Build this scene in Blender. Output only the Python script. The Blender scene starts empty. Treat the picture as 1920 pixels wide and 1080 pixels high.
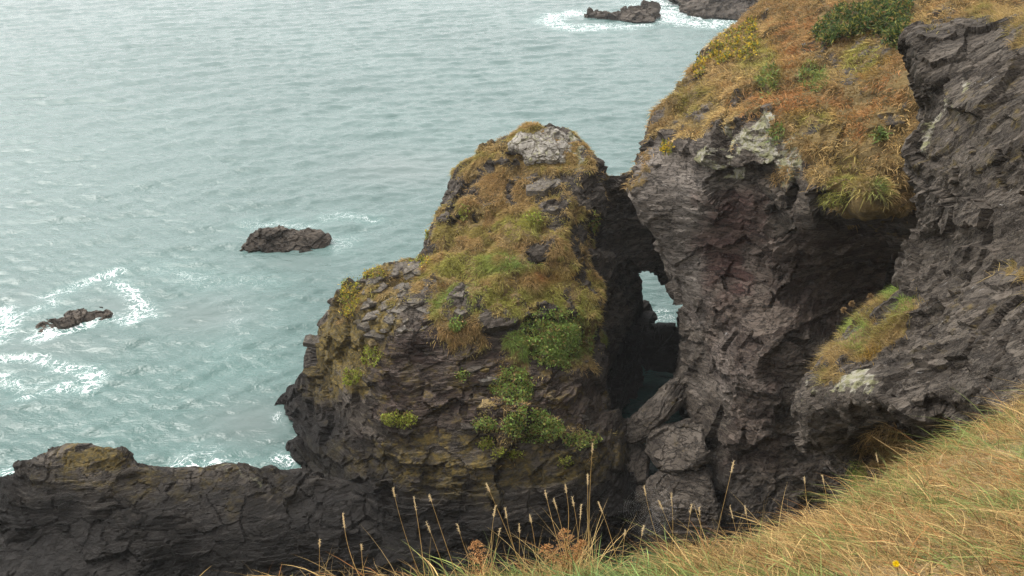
import bpy, math, numpy as np
from mathutils import Vector
rng = np.random.default_rng(7)
S = bpy.context.scene
COL = S.collection

# ------------------------------------------------------------------ camera
H, PITCH, FPX = 35.0, math.radians(28), 1663.0          # eye height over the sea, downward pitch, focal length in photo pixels
cam_d = bpy.data.cameras.new('camera'); cam = bpy.data.objects.new('camera', cam_d); COL.objects.link(cam)
cam.location = (0, 0, H); cam.rotation_euler = (math.radians(90) - PITCH, 0, 0)
cam_d.sensor_width = 36; cam_d.lens = 36 * FPX / 1920; cam_d.clip_start = .05; cam_d.clip_end = 6000
S.camera = cam
# ------------------------------------------------------------------ sky, sun, exposure (overcast, light rain)
SUN_EL, SUN_AZ = math.radians(54), math.radians(-59)     # azimuth from +Y towards +X
W = bpy.data.worlds.new('World'); S.world = W; W.use_nodes = True
wt = W.node_tree; wt.nodes.clear()
sky = wt.nodes.new('ShaderNodeTexSky'); sky.sky_type = 'NISHITA'; sky.sun_disc = False
sky.sun_elevation = SUN_EL; sky.sun_rotation = SUN_AZ
sky.air_density = 1.0; sky.dust_density = 6.0; sky.ozone_density = 1.0
hs = wt.nodes.new('ShaderNodeHueSaturation'); hs.inputs['Saturation'].default_value = .10
bg = wt.nodes.new('ShaderNodeBackground'); bg.inputs['Strength'].default_value = .15
wo = wt.nodes.new('ShaderNodeOutputWorld')
cl = wt.nodes.new('ShaderNodeMix'); cl.data_type = 'RGBA'; cl.inputs[0].default_value = .58; cl.inputs[7].default_value = (8.3, 8.3, 8.25, 1)   # cloud cover
wt.links.new(sky.outputs[0], hs.inputs['Color']); wt.links.new(hs.outputs[0], cl.inputs[6]); wt.links.new(cl.outputs[2], bg.inputs['Color']); wt.links.new(bg.outputs[0], wo.inputs['Surface'])
sun_d = bpy.data.lights.new('sun', 'SUN'); sun = bpy.data.objects.new('sun', sun_d); COL.objects.link(sun)
sun_d.energy = 1.5; sun_d.angle = math.radians(25); sun_d.color = (1, .965, .9)
sdir = Vector((math.sin(SUN_AZ) * math.cos(SUN_EL), math.cos(SUN_AZ) * math.cos(SUN_EL), math.sin(SUN_EL)))
sun.rotation_euler = sdir.to_track_quat('Z', 'Y').to_euler(); sun.location = (-40, 40, 90)
S.view_settings.view_transform = 'Standard'; S.view_settings.look = 'None'
S.view_settings.exposure = 1.02; S.view_settings.gamma = 1
S.render.engine = 'CYCLES'
S.cycles.use_denoising = True; S.cycles.denoising_prefilter = 'NONE'; S.cycles.use_adaptive_sampling = False; S.cycles.sample_clamp_indirect = 4
S.cycles.max_bounces = 5; S.cycles.diffuse_bounces = 4; S.cycles.glossy_bounces = 3
S.cycles.transmission_bounces = 2; S.cycles.transparent_max_bounces = 4; S.cycles.caustics_reflective = False

# ------------------------------------------------------------------ view rays: a photo pixel plus a forward distance gives a point in the place
cP, sP = math.cos(PITCH), math.sin(PITCH)
def at(u, v, Y):
    u = np.asarray(u, float); v = np.asarray(v, float); Y = np.asarray(Y, float)
    x = (u - 960) / FPX; y = (540 - v) / FPX
    dy = cP + y * sP; dz = -sP + y * cP
    k = Y / dy
    return np.stack([x * k, Y + 0 * x, H + dz * k], -1)
def seaY(v):
    y = (540 - np.asarray(v, float)) / FPX
    return H * (cP + y * sP) / (sP - y * cP)
def sea_pt(u, v): return at(u, v, seaY(v))
def pix(P):
    d = P - np.array([0, 0, H])
    f = d[:, 1] * cP - d[:, 2] * sP; up = d[:, 1] * sP + d[:, 2] * cP
    f = np.maximum(f, .01)
    return 960 + FPX * d[:, 0] / f, 540 - FPX * up / f

# ------------------------------------------------------------------ noise
def _h(ix, iy, iz, s=0):
    a = (ix.astype(np.int64) * 374761393 + iy.astype(np.int64) * 668265263 + iz.astype(np.int64) * 1274126177 + s * 974634533) & 0xFFFFFFFF
    a = ((a ^ (a >> 13)) * 1103515245) & 0xFFFFFFFF
    a = ((a ^ (a >> 16)) * 2654435769) & 0xFFFFFFFF
    a = a ^ (a >> 15)
    return (a & 0xFFFFFF) / float(0x1000000)
def vnoise(P, s=0):
    i = np.floor(P); f = P - i; i = i.astype(np.int64); f = f * f * f * (f * (f * 6 - 15) + 10)
    r = 0
    for dx in (0, 1):
        for dy in (0, 1):
            for dz in (0, 1):
                w = (f[:, 0] if dx else 1 - f[:, 0]) * (f[:, 1] if dy else 1 - f[:, 1]) * (f[:, 2] if dz else 1 - f[:, 2])
                r = r + w * _h(i[:, 0] + dx, i[:, 1] + dy, i[:, 2] + dz, s)
    return r
def fbm(P, octv=4, s=0, gain=.5):
    a, t, r = 1., 0., 0.
    for o in range(octv):
        r = r + a * vnoise(P * 2.03 ** o + 17.3 * o, s + o); t += a; a *= gain
    return r / t
def facet(P, R, size, s=0):
    """blocky fracture relief: every irregular cell gets its own offset and its own tilted plane"""
    q = P @ R.T / np.asarray(size, float)
    i0 = np.floor(q).astype(np.int64)
    best = np.full(len(q), 1e9); off = np.zeros(len(q))
    for dx in (-1, 0, 1):
        for dy in (-1, 0, 1):
            for dz in (-1, 0, 1):
                c = i0 + np.array([dx, dy, dz])
                ctr = np.stack([c[:, 0] + _h(c[:, 0], c[:, 1], c[:, 2], s + 1), c[:, 1] + _h(c[:, 0], c[:, 1], c[:, 2], s + 2),
                                c[:, 2] + _h(c[:, 0], c[:, 1], c[:, 2], s + 3)], -1)
                d = q - ctr; dd = (d * d).sum(1); m = dd < best
                best[m] = dd[m]; cm = c[m]
                hh = [_h(cm[:, 0], cm[:, 1], cm[:, 2], s + k) for k in (4, 5, 6, 7)]
                off[m] = (hh[0] - .5) * 1.3 + ((hh[1] - .5) * d[m, 0] + (hh[2] - .5) * d[m, 1] + (hh[3] - .5) * d[m, 2]) * 1.1
    return off
def mound(P, size, s=0):
    q = P / size; i0 = np.floor(q).astype(np.int64); best = np.full(len(q), 9.)
    for dx in (-1, 0, 1):
        for dy in (-1, 0, 1):
            for dz in (-1, 0, 1):
                c = i0 + np.array([dx, dy, dz]); ctr = c + np.stack([_h(c[:, 0], c[:, 1], c[:, 2], s + k) for k in (1, 2, 3)], -1); best = np.minimum(best, ((q - ctr) ** 2).sum(1))
    return np.sqrt(np.clip(1 - best * 1.7, 0, 1))
def strata_rot(dip, azim, roll=0):
    """rows: two in-plane directions and the bedding normal"""
    n = np.array([math.sin(dip) * math.cos(azim), math.sin(dip) * math.sin(azim), math.cos(dip)])
    a = np.cross([0, 1, 0], n); a /= np.linalg.norm(a); b = np.cross(n, a)
    return np.stack([a, b, n])

# ------------------------------------------------------------------ outline + distances -> closed rock body
def tps(ctrl, q, reg=.02):
    c = np.array(ctrl, float); xy = c[:, :2] / 400.; z = c[:, 2]; n = len(c)
    K = ((xy[:, None] - xy[None]) ** 2).sum(-1); K = np.where(K > 0, .5 * K * np.log(K + 1e-12), 0) + reg * np.eye(n) * .05
    Pm = np.c_[np.ones(n), xy]; A = np.zeros((n + 3, n + 3)); A[:n, :n] = K; A[:n, n:] = Pm; A[n:, :n] = Pm.T
    w = np.linalg.solve(A, np.r_[z, 0, 0, 0]); out = []
    for b in np.array_split(q / 400., max(1, len(q) // 20000)):
        d = ((b[:, None] - xy[None]) ** 2).sum(-1); d = .5 * d * np.log(d + 1e-12)
        out.append(d @ w[:n] + np.c_[np.ones(len(b)), b] @ w[n:])
    return np.concatenate(out)
def in_poly(u, v, poly):
    r = np.zeros(u.shape, bool); p = np.array(poly, float); q = np.roll(p, 1, 0)
    for (x1, y1), (x2, y2) in zip(p, q):
        if y1 == y2: continue
        r ^= ((y1 > v) != (y2 > v)) & (u < (x2 - x1) * (v - y1) / (y2 - y1) + x1)
    return r
def poly_dist(u, v, poly, closed=True):
    p = np.array(poly, float); q = np.roll(p, -1, 0)
    if not closed: p, q = p[:-1], q[:-1]
    best = np.full(u.shape, 1e9); bu = u.copy(); bv = v.copy()
    for (x1, y1), (x2, y2) in zip(p, q):
        dx, dy = x2 - x1, y2 - y1; L = dx * dx + dy * dy + 1e-9
        t = np.clip(((u - x1) * dx + (v - y1) * dy) / L, 0, 1); cu = x1 + t * dx; cv = y1 + t * dy
        d = np.hypot(u - cu, v - cv); m = d < best
        best[m] = d[m]; bu[m] = cu[m]; bv[m] = cv[m]
    return best, bu, bv
def soft_poly(u, v, poly, soft=12):
    d, _, _ = poly_dist(u, v, poly); s = np.where(in_poly(u, v, poly), d, -d)
    return np.clip(s / soft * .5 + .5, 0, 1)
def patch(poly, ctrl, thick, rim=1.0, rim_px=25, back_px=90, step=6):
    p = np.array(poly, float)
    us = np.arange(p[:, 0].min(), p[:, 0].max() + step, step); vs = np.arange(p[:, 1].min(), p[:, 1].max() + step, step)
    U, V = np.meshgrid(us, vs); I = in_poly(U.ravel(), V.ravel(), poly).reshape(U.shape)
    cell = I[:-1, :-1] & I[1:, :-1] & I[:-1, 1:] & I[1:, 1:]
    cnt = np.zeros(U.shape, int)
    for a in (0, 1):
        for b in (0, 1): cnt[a:a + cell.shape[0], b:b + cell.shape[1]] += cell
    use = cnt > 0; edge = use & (cnt < 4)
    idx = -np.ones(U.shape, int); idx[use] = np.arange(use.sum())
    u, v, e = U[use], V[use], edge[use]
    d, bu, bv = poly_dist(u, v, poly); u = np.where(e, bu, u); v = np.where(e, bv, v); d = np.where(e, 0, d)
    Y = tps(ctrl, np.c_[u, v]) if len(ctrl) > 2 else np.full(u.shape, ctrl[0][2])
    prof = lambda w: np.sqrt(np.clip(1 - (1 - np.clip(d / w, 0, 1)) ** 2, 0, 1))
    F = Y + rim * (1 - prof(rim_px)); B = F + thick * prof(back_px)
    n = len(u); bi = np.arange(n); ne = ~e; bi[ne] = n + np.arange(ne.sum())
    verts = np.r_[at(u, v, F), at(u, v, B)[ne]]
    r, c = np.nonzero(cell); q = np.stack([idx[r, c], idx[r + 1, c], idx[r + 1, c + 1], idx[r, c + 1]], -1)
    qb = bi[q][:, ::-1]
    return verts, np.r_[q, qb]
def join(parts):
    vs, fs, o = [], [], 0
    for v, f in parts: vs.append(v); fs.append(f + o); o += len(v)
    return np.concatenate(vs), np.concatenate(fs)
def raw_mesh(name, v, f):
    me = bpy.data.meshes.new(name); k = f.shape[1]
    me.vertices.add(len(v)); me.vertices.foreach_set('co', np.ascontiguousarray(v, np.float32).ravel())
    me.loops.add(f.size); me.loops.foreach_set('vertex_index', np.ascontiguousarray(f, np.int32).ravel())
    me.polygons.add(len(f)); me.polygons.foreach_set('loop_start', np.arange(0, f.size, k, dtype=np.int32))
    me.update(calc_edges=True); me.validate(); me.polygons.foreach_set('use_smooth', np.zeros(len(me.polygons), bool)); return me
def vcol(me, name, c):
    a = me.color_attributes.new(name, 'FLOAT_COLOR', 'POINT')
    if c.shape[1] == 3: c = np.c_[c, np.ones(len(c))]
    a.data.foreach_set('color', np.ascontiguousarray(c, np.float32).ravel())
def remesh(v, f, vox):
    me = raw_mesh('solid', v, f); ob = bpy.data.objects.new('solid', me); COL.objects.link(ob)
    m = ob.modifiers.new('r', 'REMESH'); m.mode = 'VOXEL'; m.voxel_size = vox
    dg = bpy.context.evaluated_depsgraph_get(); ev = ob.evaluated_get(dg); r = ev.to_mesh()
    V = np.empty(len(r.vertices) * 3, np.float32); r.vertices.foreach_get('co', V)
    Nn = np.empty(len(r.vertices) * 3, np.float32); r.vertex_normals.foreach_get('vector', Nn)
    Fq = np.empty(len(r.loops), np.int32); r.loops.foreach_get('vertex_index', Fq)
    ev.to_mesh_clear(); bpy.data.objects.remove(ob); bpy.data.meshes.remove(me)
    return V.reshape(-1, 3).astype(float), Nn.reshape(-1, 3).astype(float), Fq.reshape(-1, 4)
def place(name, me, mat, parent=None, base=True, smooth=False):
    """link a mesh made of world points; the origin goes to its base"""
    n = len(me.vertices); co = np.empty(n * 3, np.float32); me.vertices.foreach_get('co', co); co = co.reshape(-1, 3)
    ob = bpy.data.objects.new(name, me); COL.objects.link(ob)
    if parent is not None:
        o = np.array(parent.location, np.float32); ob.parent = parent
        me.vertices.foreach_set('co', (co - o).ravel())
    elif base:
        lo, hi = co.min(0), co.max(0); o = np.array([(lo[0] + hi[0]) / 2, (lo[1] + hi[1]) / 2, lo[2]], np.float32)
        ob.location = [float(t) for t in o]; me.vertices.foreach_set('co', (co - o).ravel())
    if mat: me.materials.append(mat)
    if smooth: me.polygons.foreach_set('use_smooth', np.ones(len(me.polygons), bool))
    me.update(); return ob
def tag(o, label=None, cat=None, group=None, kind=None):
    for k, val in (('label', label), ('category', cat), ('group', group), ('kind', kind)):
        if val: o[k] = val
    return o
def anchor(name, loc):
    e = bpy.data.objects.new(name, None); COL.objects.link(e); e.location = [float(t) for t in loc]; e.empty_display_size = .2; return e

# ------------------------------------------------------------------ materials
class G:
    def __init__(s, name):
        s.m = bpy.data.materials.new(name); s.m.use_nodes = True; s.t = s.m.node_tree; s.t.nodes.clear()
        s.out = s.t.nodes.new('ShaderNodeOutputMaterial')
    def n(s, typ, _p=None, **inp):
        x = s.t.nodes.new('ShaderNode' + typ)
        for k, v in (_p or {}).items(): setattr(x, k, v)
        for k, v in inp.items():
            key = k.replace('_', ' ') if not k.startswith('i') or not k[1:].isdigit() else int(k[1:])
            s.set(x.inputs[key], v)
        return x
    def set(s, sock, v):
        if isinstance(v, bpy.types.NodeSocket): s.t.links.new(v, sock)
        elif isinstance(v, bpy.types.Node): s.t.links.new(v.outputs[0], sock)
        else:
            if sock.type == 'RGBA' and len(v) == 3: v = (*v, 1)
            sock.default_value = v
    def math(s, op, a, b=0.0, clamp=False): return s.n('Math', {'operation': op, 'use_clamp': clamp}, i0=a, i1=b).outputs[0]
    def mix(s, f, a, b, mode='MIX'):
        x = s.n('Mix', {'data_type': 'RGBA', 'blend_type': mode, 'clamp_factor': True}); s.set(x.inputs[0], f); s.set(x.inputs[6], a); s.set(x.inputs[7], b); return x.outputs[2]
    def noise(s, vec, scale, detail=4, rough=.55, dist=0.0): return s.n('TexNoise', Vector=vec, Scale=scale, Detail=detail, Roughness=rough, Distortion=dist).outputs[0]
    def ramp(s, f, lo, hi): return s.n('MapRange', {'interpolation_type': 'SMOOTHSTEP'}, Value=f, From_Min=lo, From_Max=hi).outputs[0]
    def attr(s, name): return s.n('Attribute', {'attribute_name': name})
    def surf(s, sh): s.t.links.new(sh.outputs[0], s.out.inputs[0]); return s.m

def bedded(g, R, an):
    """position turned into bedding space: x, y along the beds, z across, squeezed so that patterns run along the beds"""
    pos = g.n('NewGeometry').outputs[0]; comps = []
    for k in range(3):
        d = g.n('VectorMath', {'operation': 'DOT_PRODUCT'}, i0=pos, i1=tuple(R[k])).outputs['Value']
        comps.append(g.math('MULTIPLY', d, an[k]))
    return pos, g.n('CombineXYZ', X=comps[0], Y=comps[1], Z=comps[2]).outputs[0]
def rock_mat(name, R, dark=(0.0190, 0.0140, 0.0100), mid=(0.0430, 0.0320, 0.0235), tint=(0.0480, 0.0350, 0.0260), quartz=.7, wet_z=5.8, bump=.7, fine=1.0):
    g = G(name); pos, bed = bedded(g, R, (.35, .35, 1.6))
    a = g.attr('mask'); sep = g.n('SeparateColor', Color=a.outputs['Color'])
    soil, lich, pale, red = sep.outputs[0], sep.outputs[1], sep.outputs[2], a.outputs['Alpha']
    n1 = g.noise(bed, 1.1 * fine, 8, .62, .6); n2 = g.noise(pos, .33, 4); n3 = g.noise(bed, 5 * fine, 5, .65, .4); n4 = g.noise(pos, 2.6 * fine, 6, .6)
    c = g.mix(g.ramp(n1, .33, .68), dark, mid)
    c = g.mix(g.math('MULTIPLY', g.ramp(n2, .42, .66), .5), c, tint)
    c = g.mix(g.math('MULTIPLY', g.attr('tone').outputs['Fac'], .9), c, g.mix(g.ramp(n1, .3, .7), (.150, .126, .109), (.285, .250, .224)))
    c = g.mix(g.math('MULTIPLY', red, .8), c, (.105, .040, .035))
    c = g.mix(g.ramp(n3, .3, .75), g.mix(.55, c, (.014, .012, .012)), g.mix(.13, c, (.25, .215, .18)))
    c = g.mix(g.math('MULTIPLY', g.ramp(n4, .5, .72), .35), c, (.020, .018, .016))
    wb = g.n('VectorMath', {'operation': 'ADD'}, i0=bed, i1=g.n('VectorMath', {'operation': 'SCALE'}, i0=g.n('TexNoise', Vector=pos, Scale=.9 * fine, Detail=3).outputs[1], Scale=.35).outputs[0]).outputs[0]
    vc = g.n('SeparateColor', Color=g.n('TexVoronoi', Vector=wb, Scale=1.7 * fine).outputs[1]); ve = g.n('TexVoronoi', {'feature': 'DISTANCE_TO_EDGE'}, Vector=wb, Scale=1.7 * fine).outputs[0]
    c = g.mix(.30, c, g.mix(vc.outputs[0], (.010, .008, .006), (.20, .17, .14)))
    pr = g.math('ABSOLUTE', g.math('SUBTRACT', g.noise(bed, 3.6 * fine, 5, .6, .5), .5)); c = g.mix(g.math('MULTIPLY', g.ramp(pr, .035, .004), .75), c, (.008, .0065, .0055))
    c = g.mix(g.math('MULTIPLY', g.ramp(ve, .03, .004), .55), c, (.009, .0075, .0065)); n5 = g.noise(pos, 16 * fine, 4, .7); c = g.mix(g.math('MULTIPLY', g.ramp(n5, .52, .75), .35), c, (.19, .165, .14))
    qz = g.math('MULTIPLY', g.ramp(g.noise(bed, 2.3 * fine, 7, .7, 1.2), quartz - .02, quartz + .04), .6)
    c = g.mix(qz, c, (.36, .345, .33))
    nl = g.math('ADD', g.math('MULTIPLY', g.noise(pos, 1.5 * fine, 8, .7), .5), g.math('MULTIPLY', g.noise(bed, 2.6 * fine, 6, .65), .5))
    lm = g.ramp(g.math('ADD', nl, g.math('MULTIPLY', g.math('SUBTRACT', lich, .5), .36)), .48, .60)
    lm = g.math('MULTIPLY', lm, g.math('MULTIPLY', lich, 1.6, True))
    lc = g.mix(g.ramp(g.noise(pos, 5, 3), .4, .62), (.080, .064, .025), (.18, .125, .026))
    c = g.mix(g.math('MULTIPLY', lm, .62), c, lc)
    np_ = g.math('ADD', g.math('MULTIPLY', g.noise(pos, 2.6 * fine, 9, .75), .55), g.math('MULTIPLY', g.noise(bed, 3.5 * fine, 7, .7), .45))
    pm = g.ramp(g.math('ADD', np_, g.math('MULTIPLY', g.math('SUBTRACT', pale, .5), .6)), .50, .58)
    pm = g.math('MULTIPLY', pm, g.math('MULTIPLY', pale, 2, True))
    c = g.mix(g.math('MULTIPLY', pm, .75), c, g.mix(g.ramp(g.noise(pos, 3.7, 3), .42, .6), (.20, .195, .105), (.30, .28, .23)))
    sm = g.ramp(g.math('ADD', g.noise(pos, 2.5, 6, .65), g.math('SUBTRACT', soil, .5)), .42, .58)
    c = g.mix(sm, c, g.mix(g.ramp(g.noise(pos, 1.3, 5), .35, .65), (.085, .060, .026), (.155, .108, .045)))
    z = g.n('SeparateXYZ', Vector=pos).outputs[2]
    wet = g.ramp(g.math('ADD', z, g.math('MULTIPLY', g.noise(pos, .5, 4), -3.)), wet_z - 1.5, wet_z - 5.)
    c = g.mix(g.math('MULTIPLY', wet, .9), c, (.0075, .0064, .0058))
    hgt = g.math('ADD', g.math('ADD', g.math('MULTIPLY', n3, .6), g.math('MULTIPLY', g.noise(pos, 7 * fine, 8, .65), .6)), g.math('ADD', g.math('MULTIPLY', n1, .7), g.math('MULTIPLY', g.ramp(pr, 0, .05), .35)))
    b = g.n('Bump', Strength=bump, Distance=.16 / fine, Height=hgt)
    rgh = g.math('SUBTRACT', .85, g.math('MULTIPLY', wet, .22))
    return g.surf(g.n('BsdfPrincipled', Base_Color=c, Roughness=rgh, Normal=b, Specular_IOR_Level=.12))
def blade_mat(name, trans=.35, rough=.7):
    g = G(name); c = g.attr('col').outputs['Color']
    p = g.n('BsdfPrincipled', Base_Color=c, Roughness=rough, Specular_IOR_Level=.2); t = g.n('BsdfTranslucent', Color=c)
    x = g.n('MixShader'); g.set(x.inputs[0], trans); g.set(x.inputs[1], p); g.set(x.inputs[2], t); return g.surf(x)
M_BLADE = blade_mat('grass_blades'); M_LEAF = blade_mat('leaves', .3, .55)

# ------------------------------------------------------------------ sea
def build_sea():
    Ys = np.r_[np.arange(-60, 28, 8.), 28 * 1.0032 ** np.arange(0, 760), np.geomspace(330, 5000, 24)]
    ts = np.r_[np.linspace(-3, -.82, 6)[:-1], np.arange(-.82, .62, .0032), np.linspace(.62, 3, 6)[1:]]
    TT, YY = np.meshgrid(ts, Ys); X = TT * np.maximum(YY, 28); nr, nc = X.shape
    x, y = X.ravel(), YY.ravel(); z = np.zeros(x.shape); r = np.random.default_rng(3)
    for k in range(60):
        lam = 0.8 * (7 / .8) ** r.random(); th = math.pi / 2 + .25 + r.normal(0, .36); kk = 2 * math.pi / lam
        ph = (x * math.cos(th) + y * math.sin(th)) * kk + r.random() * 6.28
        env = .7 + .6 * vnoise(np.c_[x, y, 0 * x] / (lam * 3.2) + k * 9.7, k)
        z += .0082 * lam ** .42 * env * (np.sin(ph) + .28 * np.sin(2 * ph + 1.2))
    fade = np.clip((420 - y) / 150, 0, 1) * np.clip((y - 26) / 4, 0, 1)
    u, v = pix(np.c_[x, y, 0 * x]); foam = np.zeros(x.shape); calm = np.zeros(x.shape)
    wv = 40 * (fbm(np.c_[x, y, 0 * x] * .25, 3) - .5)
    for pts, wd, st in FOAM:
        v_ = pts[0][1]
        q = [tuple(sea_pt(a, b)[:2]) for a, b in pts]; wob = fbm(np.c_[x, y, 0 * x] * .35, 3, 5) - .5
        d, _, _ = poly_dist(x + 2.2 * wob, y - 2.2 * wob, q, False) if len(q) > 1 else (np.hypot(x - q[0][0], y - q[0][1]), 0, 0)
        foam = np.maximum(foam, (st * .74 if v_ < 60 else st * .68) * np.exp(-(d / (wd * 1.15)) ** 2) * (.62 + .55 * fbm(np.c_[x, y, 0 * x] * .6, 2, 19)))
    for (a, b), wd, st in CALM:
        q = sea_pt(a, b); calm = np.maximum(calm, st * np.exp(-(((x - q[0]) / wd) ** 2 + ((y - q[1]) / (wd * .75)) ** 2)))
    z *= fade * (1 - .75 * np.clip(calm, 0, 1)); z += .10 * foam * (vnoise(np.c_[x, y, 0 * x] * 2.1, 8) - .3)
    i = np.arange(nr * nc).reshape(nr, nc); f = np.stack([i[:-1, :-1], i[:-1, 1:], i[1:, 1:], i[1:, :-1]], -1).reshape(-1, 4)
    me = raw_mesh('sea', np.c_[x, y, z], f); painted_shade = np.maximum(np.clip((38.0 - y) / 2.5, 0, 1) * np.clip((x + 44) / 6, 0, 1), .8 * np.clip((53 - y) / 2, 0, 1) * np.clip((x - 4.5) / 1.5, 0, 1)); vcol(me, 'water', np.c_[foam, calm, painted_shade, np.clip((82 - y) / 40, 0, 1)])  # third channel: shade along the rock foot and in the gap, painted into the water
    g = G('sea_water'); pos = g.n('NewGeometry').outputs[0]; sp = g.n('SeparateColor', Color=g.attr('water').outputs['Color'])
    fm, cm = sp.outputs[0], sp.outputs[1]
    flat = g.n('VectorMath', {'operation': 'MULTIPLY'}, i0=pos, i1=(1, 1, 0)).outputs[0]
    st = g.n('VectorMath', {'operation': 'MULTIPLY'}, i0=pos, i1=(.6, 1, 0)).outputs[0]
    l1 = g.math('ABSOLUTE', g.math('SUBTRACT', g.noise(flat, .42, 7, .62, 1.6), .5)); l2 = g.math('ABSOLUTE', g.math('SUBTRACT', g.noise(flat, 1.3, 5, .6, 1.2), .5))
    ln = g.math('MINIMUM', l1, g.math('MULTIPLY', l2, 1.8))
    wdt = g.math('MULTIPLY', g.math('POWER', fm, 1.8), .055)
    line = g.math('MULTIPLY', g.ramp(g.math('SUBTRACT', wdt, ln), -.010, .014), g.ramp(fm, .08, .45))
    brk = g.ramp(g.noise(flat, 2.2, 5, .65), .25, .5)
    fo = g.math('MULTIPLY', line, g.math('MAXIMUM', brk, g.math('MULTIPLY', fm, .6)), True)
    deep = g.mix(g.ramp(g.noise(flat, .035, 4), .35, .65), (.066, .109, .102), (.080, .126, .118))
    deep = g.mix(g.math('MULTIPLY', g.attr('water').outputs['Alpha'], .8), deep, g.mix(g.ramp(g.noise(flat, .05, 4), .4, .6), (.034, .080, .072), (.050, .104, .094)))
    deep = g.mix(g.math('MULTIPLY', fm, .6), deep, (.10, .21, .19)); deep = g.mix(g.math('MULTIPLY', cm, .55), deep, (.105, .120, .115))
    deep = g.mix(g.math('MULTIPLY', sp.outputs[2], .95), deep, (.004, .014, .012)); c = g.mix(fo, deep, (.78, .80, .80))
    cr = lambda vec, sc, dt: g.math('SUBTRACT', 1, g.math('MULTIPLY', g.math('ABSOLUTE', g.math('SUBTRACT', g.noise(vec, sc, dt, .6, .5), .5)), 3.2))
    st2 = g.n('VectorMath', {'operation': 'MULTIPLY'}, i0=pos, i1=(.42, .95, 0)).outputs[0]
    hg = g.math('ADD', g.math('MULTIPLY', cr(st2, .9, 3), .42), g.math('ADD', g.math('MULTIPLY', cr(st, 2.4, 4), .22), g.math('MULTIPLY', g.noise(st, 7, 4, .6), .16)))
    b = g.n('Bump', Strength=g.math('SUBTRACT', .54, g.math('MULTIPLY', cm, .38)), Distance=.28, Height=hg)
    p = g.n('BsdfPrincipled', Base_Color=c, Roughness=g.math('ADD', .17, g.math('MULTIPLY', fo, .6)), IOR=1.333, Normal=b)
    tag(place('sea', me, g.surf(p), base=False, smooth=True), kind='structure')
FOAM = [  # strokes of foam on the water: photo outline, width in metres, strength
    ([(222, 512), (180, 528), (130, 545), (85, 552)], 1.0, .75), ([(100, 548), (98, 575), (45, 590), (0, 595)], .9, .55), ([(0, 580), (8, 605), (0, 625)], 1.3, .95),
    ([(225, 535), (250, 552), (262, 575), (240, 596), (205, 600)], .9, .9), ([(70, 630), (105, 622), (140, 612), (165, 606)], 1.0, 1.05), ([(262, 580), (285, 588)], .6, .6),
    ([(0, 672), (70, 669), (98, 686), (140, 702), (178, 704)], .8, .85), ([(178, 706), (160, 730), (100, 738), (40, 746)], .8, .75), ([(0, 705), (30, 720), (70, 712)], 1.0, .62),
    ([(300, 500), (370, 525), (440, 535), (500, 532)], 1.6, .42), ([(440, 570), (450, 610), (425, 650), (400, 690)], 2.2, .34), ([(500, 600), (520, 580)], 1.6, .34), ([(430, 690), (480, 680)], 1.6, .34),
    ([(470, 425), (520, 418), (580, 420)], 1.3, .46), ([(622, 448), (650, 452), (640, 470)], 1.5, .52), ([(600, 410), (660, 405), (700, 412)], 1.2, .48),
    ([(1080, 24), (1040, 30), (1030, 40), (1060, 52), (1110, 52), (1160, 50)], 3.2, .8), ([(1160, 50), (1200, 46)], 3, .75), ([(1120, 30), (1150, 27)], 3., .7), ([(1242, 34), (1250, 22), (1275, 10), (1240, 2)], 5.0, 1.0),
    ([(1260, 36), (1300, 44), (1340, 46), (1390, 38)], 4.5, .85), ([(1180, 8), (1230, 6)], 3, .55), ([(1290, 30), (1400, 36)], 3, .9),
    ([(325, 862), (350, 858), (385, 862)], .9, .95), ([(345, 845), (360, 838)], .8, .5), ([(390, 850), (450, 858)], .9, .45), ([(505, 850), (530, 856), (560, 872)], .7, .75), ([(520, 770), (524, 790)], .5, .6), ([(1225, 572), (1240, 566)], .6, .4),
    ([(20, 880), (5, 890)], .6, .8), ([(1210, 596), (1250, 590)], 1.2, .6), ([(1215, 570), (1235, 560)], 1.0, .45)]
CALM = [((400, 590), 4.5, .8), ((470, 790), 3.6, .9), ((760, 315), 8, .6), ((220, 575), 3, .7), ((90, 650), 4.5, .55), ((560, 490), 3.5, .4), ((1060, 380), 6, .3), ((40, 560), 3, .5)]
build_sea()

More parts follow.
